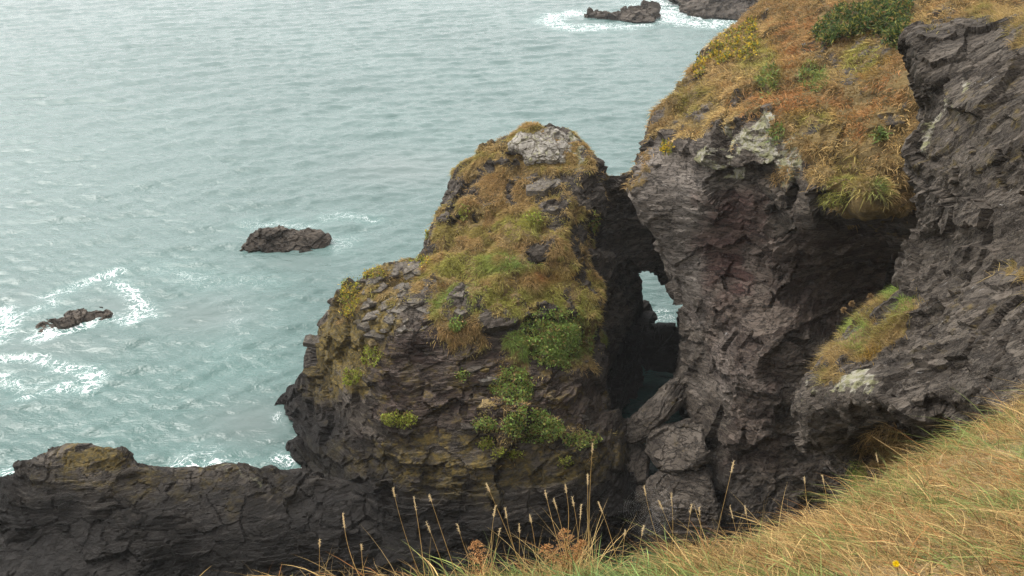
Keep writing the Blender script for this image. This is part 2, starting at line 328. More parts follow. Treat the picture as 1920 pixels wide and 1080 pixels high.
# ------------------------------------------------------------------ rock bodies
def beds(P, R, t, w, seed, joint=2.6):
    """long thin beds: each layer stands a little proud or back, shifted where joints cut the rock"""
    q = P @ R.T; j = np.floor(q[:, :2] / joint + 1.1 * w[:, :2]).astype(np.int64)
    sft = _h(j[:, 0], j[:, 1], 0 * j[:, 0], seed) * 1.3; s = q[:, 2] / t + w[:, 2] * .8 + sft + .5 * vnoise(np.c_[q[:, 2] / t * .35, q[:, :2] * .1], seed); k = np.floor(s).astype(np.int64); f = s - k
    o = _h(k, 0 * k, 0 * k, seed + 1) - .5; n = vnoise(np.c_[q[:, :2] * (.55 / t) ** .5 * .9, k * 7.31], seed + 2) - .5
    return (o * .8 + n * 1.3) * np.clip(f / .12, 0, 1) ** .5 + .35 * (f - .5)
def craggy(V, Nn, R, k=1.0, grass=None, lump=.28, seed=0, soft=None, bed=1.0, block=1.0, R2=None, m2=None):
    """push the surface in and out: big clean fracture planes, smaller broken blocks in places, long thin beds; under turf the relief is soft tussocks"""
    front = ((np.array([0, 0, H]) - V) * Nn).sum(1) > -.35 * np.linalg.norm(V - np.array([0, 0, H]), axis=1)
    P = V[front]; w = np.stack([fbm(P * .55, 3, seed + q) - .5 for q in (0, 40, 80)], -1); d = np.zeros(len(P))
    ma = np.clip((fbm(P * .28, 2, seed + 60) - .36) * 4, .18, 1); mb = np.clip((fbm(P * .33, 2, seed + 70) - .38) * 4, .25, 1)
    d += .80 * k * block * facet(P + w * .8, R, (4.2 * k, 4.2 * k, 2.6 * k), seed)
    d += .42 * k * block * facet(P + w * .6, R, (1.7 * k, 1.7 * k, 1.2 * k), seed + 100)
    d += .20 * k * block * ma * facet(P + w * .3, R, (.7 * k, .75 * k, .5 * k), seed + 150)
    bd = .30 * beds(P, R, .62 * k, w, seed + 200) + .13 * beds(P, R, .21 * k, w, seed + 300, 1.6)
    if R2 is not None:
        b2 = .30 * beds(P, R2, .62 * k, w, seed + 210) + .15 * beds(P, R2, .21 * k, w, seed + 310, 1.6); bd = bd * (1 - m2[front]) + b2 * m2[front]
    d += bd * k * bed * mb
    d += .12 * (fbm(P * 1.6 / k, 5, seed + 3, .6) - .5) * k
    if soft is not None: d *= soft[front]
    if grass is not None:
        gm = grass[front]; t = lump * ((fbm(P * .5, 2, seed + 9) - .5) * 2.2 + 1.1 * mound(P + w * .5, 1.3, seed + 5) - .4) + .04
        d = d * (1 - .72 * gm) + gm * t
    out = V.copy(); out[front] += Nn[front] * d[:, None]; return out
def body(parts, vox): return remesh(*join(parts), vox)
def masks(u, v, spec, V, seed=0):
    """soft outlines broken up by noise in the place itself"""
    du = (fbm(V * .7, 3, seed + 20) - .5) * 110; dv = (fbm(V * .7, 3, seed + 21) - .5) * 110
    m = np.zeros(len(u))
    for poly, val in spec: 
        s = soft_poly(u + du, v + dv, poly, 20) ; m = m * (1 - s) + val * s
    return m
GRASSY = {}
def finish(name, V, F, mask, mat, keep=True):
    me = raw_mesh(name, V, F); vcol(me, 'mask', mask)
    if keep: GRASSY[name] = (V, F, mask[:, 0])
    return me

# sea stack
R_STACK = strata_rot(math.radians(9), math.radians(200))
STACK = [(985, 243), (1030, 237), (1062, 245), (1090, 270), (1114, 295), (1122, 330), (1120, 400), (1112, 480), (1126, 560), (1133, 640), (1142, 720), (1165, 800), (1195, 880), (1215, 960), (1235, 1160),
         (560, 1180), (585, 1000), (610, 900), (570, 876), (545, 850), (556, 828), (545, 808), (530, 792), (519, 762), (540, 732), (578, 704), (584, 662), (588, 635), (612, 602), (640, 560), (663, 530), (690, 509), (740, 498), (776, 487),
         (790, 450), (812, 418), (836, 388), (845, 346), (870, 315), (905, 286), (940, 262)]
STACK_Y = [(1030, 237, 54.5), (985, 243, 54), (1090, 270, 53), (900, 290, 53), (1030, 310, 52), (1115, 300, 51.5), (850, 345, 52), (950, 400, 48.6), (1080, 400, 48.2), (1118, 400, 49.5), (800, 440, 49.5), (780, 485, 48.5), (900, 500, 45.2), (1040, 500, 45.2),
           (1110, 500, 47), (850, 570, 42.6), (1000, 590, 42.4), (1110, 590, 44), (690, 510, 46.5), (640, 560, 47), (720, 600, 42.8), (590, 640, 47.5), (580, 700, 47.3), (650, 700, 42.6), (520, 765, 48.3), (600, 780, 43.6), (800, 680, 40.4), (950, 680, 40.2),
           (1100, 700, 41.2), (1135, 700, 43.5), (750, 800, 38.4), (900, 800, 38.0), (1080, 800, 38.6), (1160, 810, 41), (560, 865, 43), (650, 890, 39.2), (800, 900, 36.6), (1000, 900, 36.3), (1150, 900, 37.6), (1200, 900, 39.6), (800, 1000, 34.9), (1000, 1000, 34.7),
           (1200, 1000, 37), (700, 1100, 33.4), (1000, 1120, 33.0), (1230, 1120, 35)]
V, Nn, F = body([patch(STACK, STACK_Y, 9, .7, 16)], .09)
u, v = pix(V)
gm = masks(u, v, [([(985, 238), (905, 280), (840, 340), (838, 390), (800, 440), (783, 500), (786, 570), (810, 640), (880, 655), (930, 620), (955, 700), (1090, 700), (1130, 640), (1134, 560), (1118, 480), (1122, 320), (1090, 262)], 1),
                  ([(680, 512), (770, 490), (790, 540), (760, 600), (700, 600), (650, 590), (650, 550)], .62),
                  ([(840, 350), (900, 352), (925, 378), (890, 395), (838, 390)], .1), ([(985, 345), (1045, 338), (1125, 320), (1125, 392), (1060, 385), (990, 362)], .08), ([(775, 440), (830, 430), (840, 470), (800, 500), (770, 500)], .1),
                  ([(1025, 385), (1048, 385), (1042, 405), (1020, 405)], .1), ([(980, 455), (1040, 448), (1040, 485), (975, 495)], .25), ([(850, 545), (880, 545), (885, 600), (845, 600)], .15), ([(890, 600), (955, 590), (960, 660), (890, 665)], .1),
                  ([(915, 690), (1000, 690), (1005, 770), (920, 770)], .5), ([(890, 780), (1060, 765), (1120, 815), (1100, 850), (930, 860), (890, 830)], .42), ([(1000, 575), (1055, 570), (1060, 600), (1000, 600)], .15), ([(790, 560), (800, 640), (790, 660), (760, 600)], .3)], V)
gm = gm * np.clip((fbm(V * .75, 4, 66) - .29) * 7, .2, 1)
lm = masks(u, v, [([(560, 620), (660, 520), (760, 490), (760, 640), (690, 760), (590, 760)], .85), ([(540, 820), (750, 800), (1180, 790), (1190, 900), (900, 960), (600, 920)], .62), ([(690, 640), (1000, 660), (1130, 720), (1140, 800), (700, 800)], .5)], V, 3)
pm = masks(u, v, [([(930, 240), (1080, 240), (1110, 290), (1060, 330), (950, 300)], .75), ([(985, 345), (1045, 338), (1050, 362), (990, 362)], .6), ([(690, 530), (800, 500), (790, 600), (700, 590)], .45), ([(840, 350), (900, 352), (890, 395)], .3)], V, 5)
rm = masks(u, v, [([(700, 620), (960, 640), (1120, 720), (1140, 820), (700, 800)], .35)], V, 7)
V = craggy(V, Nn, R_STACK, 1.0, gm, .46, 11, None, 1.1, .75)
stack = tag(place('sea_stack', finish('sea_stack', V, F, np.c_[gm, lm, pm, rm], rock_mat('stack_rock', R_STACK)), bpy.data.materials['stack_rock']),
            'tall domed dark rock stack with brown and green turf over its upper slope', 'sea stack')
# pale cracked cap
CAP = [(950, 272), (972, 252), (1003, 243), (1035, 240), (1062, 248), (1078, 270), (1074, 296), (1050, 307), (990, 306), (978, 288), (960, 282)]
V, Nn, F = body([patch(CAP, [(950, 272, 52.7), (1035, 240, 53.8), (1078, 270, 52.5), (1060, 300, 51.15), (990, 306, 51.25), (1020, 275, 52.0)], 2.2, .3, 7, 20, 4)], .06)
V = craggy(V, Nn, R_STACK, .3, None, 0, 31, None, .7, .75)
def pale_mat():
    g = G('pale_cracked_rock'); pos = g.n('NewGeometry').outputs[0]
    wob = g.n('VectorMath', {'operation': 'ADD'}, i0=pos, i1=g.n('VectorMath', {'operation': 'SCALE'}, i0=g.n('TexNoise', Vector=pos, Scale=1.4, Detail=4).outputs[1], Scale=.8).outputs[0]).outputs[0]
    vo = g.math('MINIMUM', g.n('TexVoronoi', {'feature': 'DISTANCE_TO_EDGE'}, Vector=wob, Scale=1.25).outputs[0], g.math('ADD', g.math('MULTIPLY', g.n('TexVoronoi', {'feature': 'DISTANCE_TO_EDGE'}, Vector=wob, Scale=2.9).outputs[0], .8), g.math('MULTIPLY', g.ramp(g.noise(pos, .8, 3), .4, .6), .05))); ve = g.n('TexVoronoi', Vector=wob, Scale=2.1)
    c = g.mix(g.ramp(g.noise(pos, 1.6, 6, .6), .35, .65), (.13, .115, .095), (.205, .185, .158)); c = g.mix(.25, c, g.mix(g.n('SeparateColor', Color=ve.outputs[1]).outputs[0], (.09, .078, .062), (.36, .33, .29)))
    c = g.mix(g.ramp(g.noise(pos, 4, 5), .55, .7), c, (.20, .19, .10)); c = g.mix(g.ramp(vo, .055, .012), c, (.075, .062, .040))
    b = g.n('Bump', Strength=.8, Distance=.08, Height=g.math('ADD', g.math('MULTIPLY', g.ramp(vo, 0, .07), .7), g.noise(pos, 6, 6)))
    return g.surf(g.n('BsdfPrincipled', Base_Color=c, Roughness=.85, Normal=b))
M_PALE = pale_mat()
place('cap_rock', raw_mesh('cap_rock', V, F), M_PALE, stack)

# low ridge running out from the foot of the stack
R_RIDGE = strata_rot(math.radians(6), math.radians(170))
RIDGE = [(-80, 950), (-20, 925), (8, 895), (35, 868), (85, 852), (112, 842), (118, 833), (172, 836), (215, 847), (248, 856), (268, 868), (290, 873), (330, 874), (400, 870), (440, 867), (490, 882), (560, 884), (620, 892), (760, 900), (800, 1000), (760, 1130), (380, 1130), (250, 1120), (150, 1110), (-80, 1095)]
RIDGE_Y = [(-50, 950, 38.0), (20, 885, 39.0), (118, 836, 39.0), (200, 848, 38.8), (270, 872, 38.6), (440, 868, 38.8), (560, 884, 38.9), (700, 900, 38.4), (60, 930, 37.2), (200, 920, 37.0), (400, 930, 36.8), (600, 940, 36.9), (100, 990, 36.2), (300, 1000, 35.2), (500, 1000, 35.0), (700, 1000, 35.0),
           (-60, 1060, 34.4), (0, 1060, 34.2), (180, 1070, 33.5), (400, 1100, 33.2), (700, 1110, 33.2)]
V, Nn, F = body([patch(RIDGE, RIDGE_Y, 4.2, .35, 12, 70)], .075)
u, v = pix(V)
lm = masks(u, v, [([(30, 850), (120, 825), (260, 850), (500, 860), (600, 890), (560, 960), (300, 960), (60, 950)], .52), ([(150, 832), (250, 850), (240, 880), (150, 870)], 1)], V, 3)
pm = masks(u, v, [([(430, 870), (490, 872), (490, 890), (430, 888)], .8), ([(0, 860), (60, 860), (60, 960), (0, 980)], .35)], V, 5)
V = craggy(V, Nn, R_RIDGE, .75, None, 0, 41, None, 1.5, .34)
tag(place('rock_ridge', finish('rock_ridge', V, F, np.c_[0 * u, lm, pm, 0 * u], 0, False), rock_mat('ridge_rock', R_RIDGE, dark=(.014, .011, .0085), mid=(.038, .030, .023), tint=(.034, .026, .020), quartz=.66, wet_z=5.0)),
    'long low ridge of dark wet rock with yellow lichen at the foot of the stack', 'rock ridge')

# headland with its cliff, arch lintel, pier and sill
R_HEAD = strata_rot(math.radians(14), math.radians(150))
HEAD = [(1174, 350), (1200, 316), (1214, 296), (1222, 270), (1212, 240), (1225, 215), (1260, 190), (1290, 150), (1320, 110), (1345, 85), (1390, 45), (1435, 0), (1470, -40), (1520, -130), (2150, -130), (2150, 1180), (1330, 1180), (1340, 1010), (1310, 960), (1296, 880),
        (1302, 800), (1278, 745), (1292, 680), (1296, 605), (1268, 530), (1230, 448), (1192, 402)]
HEAD_Y = [(1180, 350, 47), (1200, 315, 48), (1215, 240, 51), (1300, 270, 46.5), (1250, 400, 45.5), (1330, 400, 43.6), (1290, 600, 44.5), (1320, 550, 43), (1225, 450, 46), (1225, 215, 52), (1300, 140, 56), (1345, 85, 59), (1435, 0, 67), (1520, -120, 85), (1400, 150, 50), (1350, 220, 47),
          (1500, 60, 54), (1500, 150, 47), (1600, 0, 56), (1650, 100, 45), (1600, 200, 41.5), (1700, 150, 40), (1700, 0, 50), (1900, -120, 62), (1900, 100, 42), (1380, 230, 44.2), (1440, 250, 41.7), (1480, 330, 39.6), (1420, 330, 41.2), (1540, 260, 40), (1600, 300, 38), (1650, 390, 35.8), (1560, 380, 37),
          (1700, 300, 36.7), (1480, 430, 39.3), (1560, 430, 38.2), (1650, 430, 38), (1700, 430, 38), (1360, 400, 43.4), (1390, 480, 43), (1420, 420, 41.8), (1600, 550, 41.5), (1680, 560, 41), (1520, 550, 40.3), (1640, 480, 41), (1340, 600, 42), (1400, 620, 39.7), (1450, 620, 38.5), (1350, 700, 40), (1450, 700, 37),
          (1300, 750, 41), (1400, 800, 36.8), (1320, 850, 38.5), (1500, 800, 36), (1400, 900, 35.3), (1350, 960, 35.4), (1500, 950, 34), (1450, 1050, 33), (1350, 1100, 34), (1600, 900, 34), (1700, 700, 36), (1900, 500, 37), (2000, 900, 33)]
LINTEL = [(1105, 300), (1122, 312), (1140, 326), (1165, 325), (1190, 318), (1240, 330), (1300, 420), (1310, 540), (1290, 545), (1266, 530), (1246, 529), (1230, 519), (1207, 515), (1195, 500), (1130, 560), (1095, 500), (1090, 380)]
PIER = [(1095, 470), (1150, 480), (1203, 490), (1205, 540), (1212, 600), (1208, 640), (1203, 700), (1190, 745), (1165, 775), (1130, 800), (1105, 700), (1100, 560)]
RPIER = [(1268, 500), (1278, 540), (1290, 556), (1274, 582), (1272, 608), (1285, 640), (1330, 640), (1330, 500)]
SILL = [(1190, 632), (1215, 622), (1255, 625), (1285, 628), (1330, 620), (1330, 770), (1215, 760), (1206, 690), (1195, 660)]
V, Nn, F = body([patch(HEAD, HEAD_Y, 26, .5, 18, 160, 8), patch(LINTEL, [(1105, 320, 51.5), (1160, 326, 53.5), (1240, 330, 52.5), (1150, 450, 53.6), (1240, 450, 53.6), (1230, 520, 55), (1110, 500, 51)], 3.2, .5, 12, 30),
                 patch(PIER, [(1100, 480, 47), (1100, 700, 45.2), (1150, 500, 50.5), (1205, 520, 56), (1205, 600, 55.5), (1200, 700, 53.3), (1150, 700, 48.5), (1150, 780, 46)], 3, .4, 10, 30), patch(RPIER, [(1250, 510, 53), (1330, 520, 51), (1270, 600, 53)], 3, .4, 8, 25),
                 patch(SILL, [(1200, 620, 54.6), (1330, 625, 53.2), (1215, 700, 53.2), (1320, 700, 52), (1215, 760, 51.5), (1330, 770, 50)], 2.5, .5, 10, 25)], .1)
u, v = pix(V)
dist = V[:, 1]
gm = masks(u, v, [([(1130, 320), (1210, 312), (1215, 330), (1140, 340)], .9), ([(1225, 200), (1300, 120), (1400, 20), (1500, -140), (2150, -140), (2150, 100), (1740, 300), (1730, 330), (1700, 400), (1640, 420), (1560, 385), (1520, 340), (1440, 235), (1380, 215), (1340, 250), (1290, 265), (1235, 270), (1240, 235)], 1),
                  ([(1215, 225), (1245, 210), (1240, 270), (1210, 300)], .2), ([(1500, 235), (1555, 225), (1550, 255), (1510, 262)], .1), ([(1440, 240), (1500, 235), (1500, 330), (1460, 330)], .25), ([(1560, 265), (1620, 260), (1640, 300), (1700, 300), (1690, 330), (1610, 320)], .55)], V)
gm = np.where(dist < 34.9, gm * .2, gm) * np.clip((fbm(V * .6, 4, 67) - .22) * 7, .45, 1)
pm = masks(u, v, [([(1350, 230), (1420, 205), (1500, 230), (1520, 330), (1470, 380), (1400, 320), (1355, 320)], .62), ([(1175, 340), (1230, 290), (1240, 330), (1190, 380)], .42), ([(1355, 240), (1385, 220), (1375, 330), (1345, 330)], .72), ([(1470, 330), (1600, 400), (1560, 560), (1440, 500)], .22), ([(1300, 620), (1500, 600), (1500, 1000), (1330, 1000)], .2)], V, 5)
rm = masks(u, v, [([(1330, 385), (1400, 370), (1420, 460), (1400, 540), (1330, 560), (1320, 480)], 1), ([(1420, 440), (1700, 430), (1640, 660), (1450, 640)], .35), ([(1330, 540), (1450, 560), (1480, 900), (1380, 900)], .25)], V, 7)
lm = masks(u, v, [([(1230, 770), (1310, 770), (1310, 820), (1220, 820)], .4)], V, 3)
soft = 1 - .72 * masks(u, v, [([(1180, 345), (1215, 300), (1300, 285), (1345, 330), (1330, 480), (1310, 600), (1290, 600), (1225, 450)], 1)], V, 9)
V = craggy(V, Nn, R_HEAD, 1.0, gm, .40, 51, soft, .8, .95, strata_rot(math.radians(68), math.radians(172)), masks(u, v, [([(1330, 370), (1760, 330), (1760, 1100), (1330, 1100), (1290, 620)], 1)], V, 12))
tone = masks(u, v, [([(1180, 345), (1215, 300), (1300, 285), (1345, 330), (1330, 480), (1310, 600), (1290, 600), (1225, 450)], 1), ([(1330, 640), (1400, 660), (1420, 760), (1330, 740)], .6), ([(1090, 300), (1240, 330), (1290, 520), (1220, 520), (1110, 480)], .55), ([(1130, 500), (1210, 500), (1200, 760), (1150, 780)], .3)], V, 9)  # slab greys; lintel and pier colour also lightened to replace missing ambient light
hm = finish('headland', V, F, np.c_[gm, lm, pm, rm], 0); vcol(hm, 'tone', np.c_[tone, tone, tone])
headland = tag(place('headland', hm, rock_mat('headland_rock', R_HEAD, dark=(0.0270, 0.0195, 0.0140), mid=(0.0780, 0.0585, 0.0430), tint=(0.0600, 0.0480, 0.0385), quartz=.68, wet_z=6)), kind='structure')

# nearer crag on the right with the jutting ledge
R_CRAG = strata_rot(math.radians(43), math.radians(110))
CRAG = [(1700, 72), (1722, 52), (1760, 46), (1800, 26), (1850, 12), (1900, 30), (2150, 0), (2150, 1020), (1700, 1000), (1640, 980), (1600, 905), (1548, 852), (1503, 842), (1485, 772), (1500, 735), (1530, 700), (1560, 655), (1600, 612), (1640, 578), (1690, 545), (1700, 490), (1728, 440), (1735, 400),
        (1722, 330), (1696, 282), (1720, 240), (1738, 200), (1726, 170), (1708, 120)]
CRAG_Y = [(1700, 80, 27), (1760, 50, 28), (1850, 15, 28.5), (1950, 40, 25), (2100, 20, 24), (1730, 200, 25.8), (1800, 200, 23.8), (1900, 200, 21.5), (1700, 280, 25), (1780, 300, 23), (1900, 350, 20), (1735, 420, 24), (1800, 420, 21.5), (1900, 500, 18.5), (1700, 500, 23.5), (1700, 560, 21.7), (1800, 560, 19.5),
          (1600, 620, 22.7), (1650, 680, 20.4), (1750, 680, 18.2), (1850, 620, 17), (1500, 740, 22.3), (1490, 790, 22.3), (1590, 745, 19.6), (1640, 765, 18.4), (1720, 775, 17.2), (1800, 700, 16.7), (1850, 760, 14.8), (1920, 700, 14), (1550, 840, 21.4), (1610, 800, 20.6), (1640, 820, 21.4), (1700, 830, 20.4), (1760, 830, 19), (1650, 900, 19.6), (1650, 970, 17.8),
          (1750, 910, 16.5), (2100, 500, 14), (2100, 900, 10)]
V, Nn, F = body([patch(CRAG, CRAG_Y, 9, .5, 20, 90)], .055)
u, v = pix(V)
gm = np.clip((fbm(V * 1.6, 4, 68) - .28) * 6, .1, 1) * masks(u, v, [([(1590, 600), (1690, 540), (1712, 560), (1710, 620), (1640, 700), (1600, 720), (1540, 720), (1560, 650)], .95), ([(1750, 60), (1800, 20), (1850, 0), (2150, -20), (2150, 60), (1890, 80), (1850, 60)], .8), ([(1610, 790), (1700, 790), (1720, 860), (1680, 930), (1600, 920), (1590, 850)], .75), ([(1860, 530), (1930, 510), (1930, 545), (1870, 555)], .8)], V)
pm = masks(u, v, [([(1700, 270), (1790, 170), (1800, 190), (1720, 290)], .8), ([(1800, 130), (1840, 130), (1850, 170), (1810, 180)], .6), ([(1800, 260), (1900, 160), (1900, 190), (1810, 280)], .5), ([(1870, 420), (1930, 400), (1930, 500), (1890, 500)], .5), ([(1490, 720), (1640, 700), (1640, 740), (1500, 770)], .5), ([(1590, 730), (1640, 710), (1640, 740), (1600, 750)], .8), ([(1700, 560), (1930, 400), (1930, 720), (1700, 760)], .22)], V, 5)
lm = masks(u, v, [([(1700, 200), (1920, 120), (1920, 350), (1720, 330)], .42), ([(1700, 560), (1900, 480), (1900, 640), (1650, 720)], .38)], V, 3); pm = np.maximum(pm, .30 * np.clip((fbm(V * .5, 3, 90) - .45) * 8, 0, 1))
V = craggy(V, Nn, R_CRAG, .52, gm, .12, 71, None, 1.1, .8)
tag(place('cliff', finish('cliff', V, F, np.c_[gm, lm, pm, 0 * u], 0), rock_mat('crag_rock', R_CRAG, dark=(0.0260, 0.0200, 0.0150), mid=(0.0680, 0.0530, 0.0405), tint=(0.0720, 0.0610, 0.0480), quartz=.66, wet_z=-9, fine=1.5)), kind='structure')

# loose boulders in the mouth of the gap
def boulder(name, poly, ctrl, thick, label, group, Rm, seed, vox=.06, k=.5, lich=0, cat='boulder', mat=None, blk=.38):
    V, Nn, F = body([patch(poly, ctrl, thick, .28, 9, 26, 4)], vox)
    V = craggy(V, Nn, Rm, k, None, 0, seed, None, 1.0, blk); u, v = pix(V)
    return tag(place(name, finish(name, V, F, np.c_[0 * u, 0 * u + lich, 0 * u + .12, 0 * u], 0, False), mat), label, cat, group)
MB = rock_mat('boulder_rock', strata_rot(math.radians(30), math.radians(200)), dark=(.033, .026, .021), mid=(.072, .058, .047), wet_z=3)
R_LEAN = strata_rot(math.radians(40), math.radians(180))
boulder('boulder', [(1168, 806), (1185, 782), (1215, 752), (1245, 722), (1276, 698), (1296, 705), (1300, 745), (1270, 775), (1235, 805), (1205, 826), (1178, 828)], [(1170, 806, 40.6), (1280, 700, 42.2), (1300, 745, 41.2), (1205, 826, 39.6), (1235, 770, 40.4)], 2.0,
        'long leaning slab of rock propped across the mouth of the sea gap', 'boulders in the gap', R_LEAN, 81, lich=.35, mat=MB)
boulder('boulder', [(1208, 846), (1222, 806), (1296, 786), (1322, 796), (1326, 862), (1290, 886), (1236, 890), (1224, 868)], [(1211, 840, 39.0), (1260, 792, 39.8), (1315, 830, 38.0), (1260, 880, 37.4), (1225, 870, 38.2)], 2.4,
        'squat grey boulder directly below the leaning slab', 'boulders in the gap', R_RIDGE, 83, lich=.3, mat=MB)
boulder('boulder', [(1208, 905), (1235, 880), (1290, 868), (1330, 880), (1350, 950), (1356, 1040), (1245, 1050), (1226, 960)], [(1210, 905, 37.4), (1290, 868, 37.6), (1345, 940, 35.4), (1350, 1030, 34.2), (1250, 1040, 34.6), (1230, 950, 36)], 2.8,
        'largest and lowest dark boulder at the foot of the gap', 'boulders in the gap', R_RIDGE, 85, mat=MB)

boulder('boulder', [(1146, 812), (1172, 776), (1196, 822), (1222, 850), (1216, 905), (1190, 912), (1162, 870)], [(1150, 812, 41.2), (1172, 778, 42), (1220, 850, 39.6), (1200, 910, 38.4), (1165, 870, 39.6)], 2.2,
        'dark pointed slab squeezed between the stack and the leaning slab', 'boulders in the gap', R_LEAN, 88, mat=MB)
boulder('boulder', [(1168, 955), (1195, 905), (1226, 930), (1240, 985), (1250, 1070), (1185, 1080)], [(1168, 955, 37.6), (1195, 905, 38.4), (1235, 980, 36.4), (1245, 1070, 34.6), (1185, 1075, 35)], 2.4,
        'dark upright slab against the stack left of the largest boulder', 'boulders in the gap', R_LEAN, 89, mat=MB)
# rocks standing in the sea
MS = rock_mat('skerry_rock', R_RIDGE, dark=(.030, .023, .017), mid=(.080, .060, .043), tint=(.065, .046, .034), wet_z=1.0)
boulder('sea_rock', [(440, 462), (462, 456), (470, 441), (484, 431), (528, 429), (546, 435), (575, 432), (606, 434), (624, 445), (614, 462), (600, 480), (520, 486), (470, 480)], [(445, 462, 74.2), (484, 431, 75), (606, 434, 75), (620, 450, 74.2), (540, 432, 75), (470, 465, 73.5), (600, 465, 73.5), (540, 480, 72.6)], 3.5,
        'broad brown rock standing clear of the water left of the stack', 'rocks in the sea', R_RIDGE, 91, .08, .6, cat='sea rock', mat=MS, blk=.95)
boulder('sea_rock', [(56, 628), (76, 604), (108, 601), (130, 586), (160, 579), (204, 581), (214, 592), (196, 604), (150, 613), (122, 625), (92, 634)], [(62, 622, 58.85), (110, 606, 59.85), (160, 582, 61.1), (198, 590, 61.05), (150, 606, 59.95), (92, 626, 58.55)], 2.4,
        'low flat rock awash in a ring of white foam', 'rocks in the sea', R_RIDGE, 93, .07, .45, cat='sea rock', mat=MS, blk=.95)
boulder('sea_rock', [(1080, 30), (1100, 23), (1150, 22), (1166, 12), (1200, 9), (1238, 10), (1231, 24), (1243, 40), (1190, 42), (1150, 38), (1110, 36)], [(1085, 29, 180), (1200, 9, 180), (1238, 12, 180), (1150, 30, 178), (1240, 38, 175), (1150, 38, 175.5)], 9,
        'far jagged dark rock near the top of the view with surf around it', 'rocks in the sea', R_RIDGE, 95, .2, 1.8, cat='sea rock', mat=MS, blk=.95)
boulder('sea_rock', [(1240, -40), (1256, -6), (1276, 8), (1274, 22), (1300, 29), (1390, 38), (1450, 38), (1520, 20), (1520, -80)], [(1240, -30, 200), (1275, 10, 187), (1300, 29, 180), (1400, 37, 176), (1400, 0, 181), (1500, -40, 200), (1510, 20, 178)], 22,
        'far dark point of rock behind the grassy headland', 'rocks in the sea', R_RIDGE, 97, .28, 2.2, cat='sea rock', mat=MS, blk=.95)

# ------------------------------------------------------------------ grass and leaves
def unit(a): return a / np.maximum(np.linalg.norm(a, axis=-1, keepdims=True), 1e-9)
def blades(P, d0, bend, L, wid, col, seg=3, tipcol=None):
    """one curved tapering strip per point"""
    n = len(P); L = np.broadcast_to(L, n)[:, None]; side = unit(np.cross(d0, rng.normal(size=(n, 3)))) * np.broadcast_to(wid, n)[:, None] * .5
    vs, cs = [], []; tipcol = col if tipcol is None else tipcol
    for k in range(seg + 1):
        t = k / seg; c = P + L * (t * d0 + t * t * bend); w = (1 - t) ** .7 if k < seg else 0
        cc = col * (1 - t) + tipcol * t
        if k < seg: vs += [c - side * w, c + side * w]; cs += [cc, cc]
        else: vs.append(c); cs.append(cc)
    m = 2 * seg + 1; V = np.stack(vs, 1).reshape(-1, 3); C = np.stack(cs, 1).reshape(-1, 3); b = np.arange(n)[:, None] * m
    tri = []
    for k in range(seg - 1): tri += [[2 * k, 2 * k + 1, 2 * k + 3], [2 * k, 2 * k + 3, 2 * k + 2]]
    tri.append([2 * seg - 2, 2 * seg - 1, 2 * seg]); T = (b[:, None, :] + np.array(tri)[None]).reshape(-1, 3)
    return V, T, C
def stuff(name, VTC, mat, label=None, cat=None, kind='stuff', group=None, parent=None):
    v, t, c = VTC; me = raw_mesh(name, v, t); vcol(me, 'col', c)
    return tag(place(name, me, mat, parent), label, cat, group, kind)
def scatter(name, n, power=1.5, extra=None):
    V, F, m = GRASSY[name]; Q = V[F]; c = Q.mean(1); nn = np.cross(Q[:, 2] - Q[:, 0], Q[:, 3] - Q[:, 1]); ar = np.linalg.norm(nn, axis=1); nn = unit(nn)
    w = np.clip(m[F].mean(1) - .15, 0, 1) ** power * ar
    see = ((np.array([0, 0, H]) - c) * nn).sum(1) / np.linalg.norm(c - [0, 0, H], axis=1)
    w *= np.clip((nn[:, 2] - .02) / .2, 0, 1) * np.clip((see + .3) / .3, 0, 1) * np.clip((fbm(c * .9, 3, 33) - .3) * 5, .12, 1) * np.clip((c[:, 2] - 1) / 2, 0, 1); u_, v_ = pix(c); w *= (u_ < 2000) & (v_ > -120) & (u_ > -60)
    if extra is not None: w = w * extra(c, nn)
    i = rng.choice(len(c), n, p=w / w.sum()); a, b = rng.random((2, n, 1)); q = Q[i]
    P = (q[:, 0] * (1 - a) + q[:, 1] * a) * (1 - b) + (q[:, 3] * (1 - a) + q[:, 2] * a) * b
    return P, nn[i]
STRAW, TAN, RUST, GREEN, OLIVE, DARKG = [np.array(c) for c in ((.43, .305, .125), (.285, .185, .076), (.28, .135, .050), (.150, .205, .045), (.25, .235, .055), (.040, .075, .018))]
def tint(P, base, blobs, seed, jit=.25):
    """colour of each blade: patchy, with patches of other growth where the photo shows them"""
    n = len(P); u, v = pix(P); a = fbm(P * .45, 3, seed)[:, None]; b = fbm(P * 1.4, 3, seed + 4)[:, None]
    c = base[0] * (1 - np.clip((a - .38) / .25, 0, 1)) + base[1] * np.clip((a - .38) / .25, 0, 1)
    c = c + (base[2] - c) * np.clip((b - .50) / .16, 0, .6)
    for (bu, bv), (ru, rv), col, st in blobs:
        e = np.exp(-(((u - bu) / ru) ** 2 + ((v - bv) / rv) ** 2) ** 1.5) * st + 0
        k = np.clip(e * 1.6 + (b[:, 0] - .5) * 1.6 * (e > .05), 0, 1)[:, None]; c = c * (1 - k) + col * k
    return c * (1 + jit * rng.normal(size=(n, 1))).clip(.45, 1.7)
DOWN = np.array([0, 0, -1.])
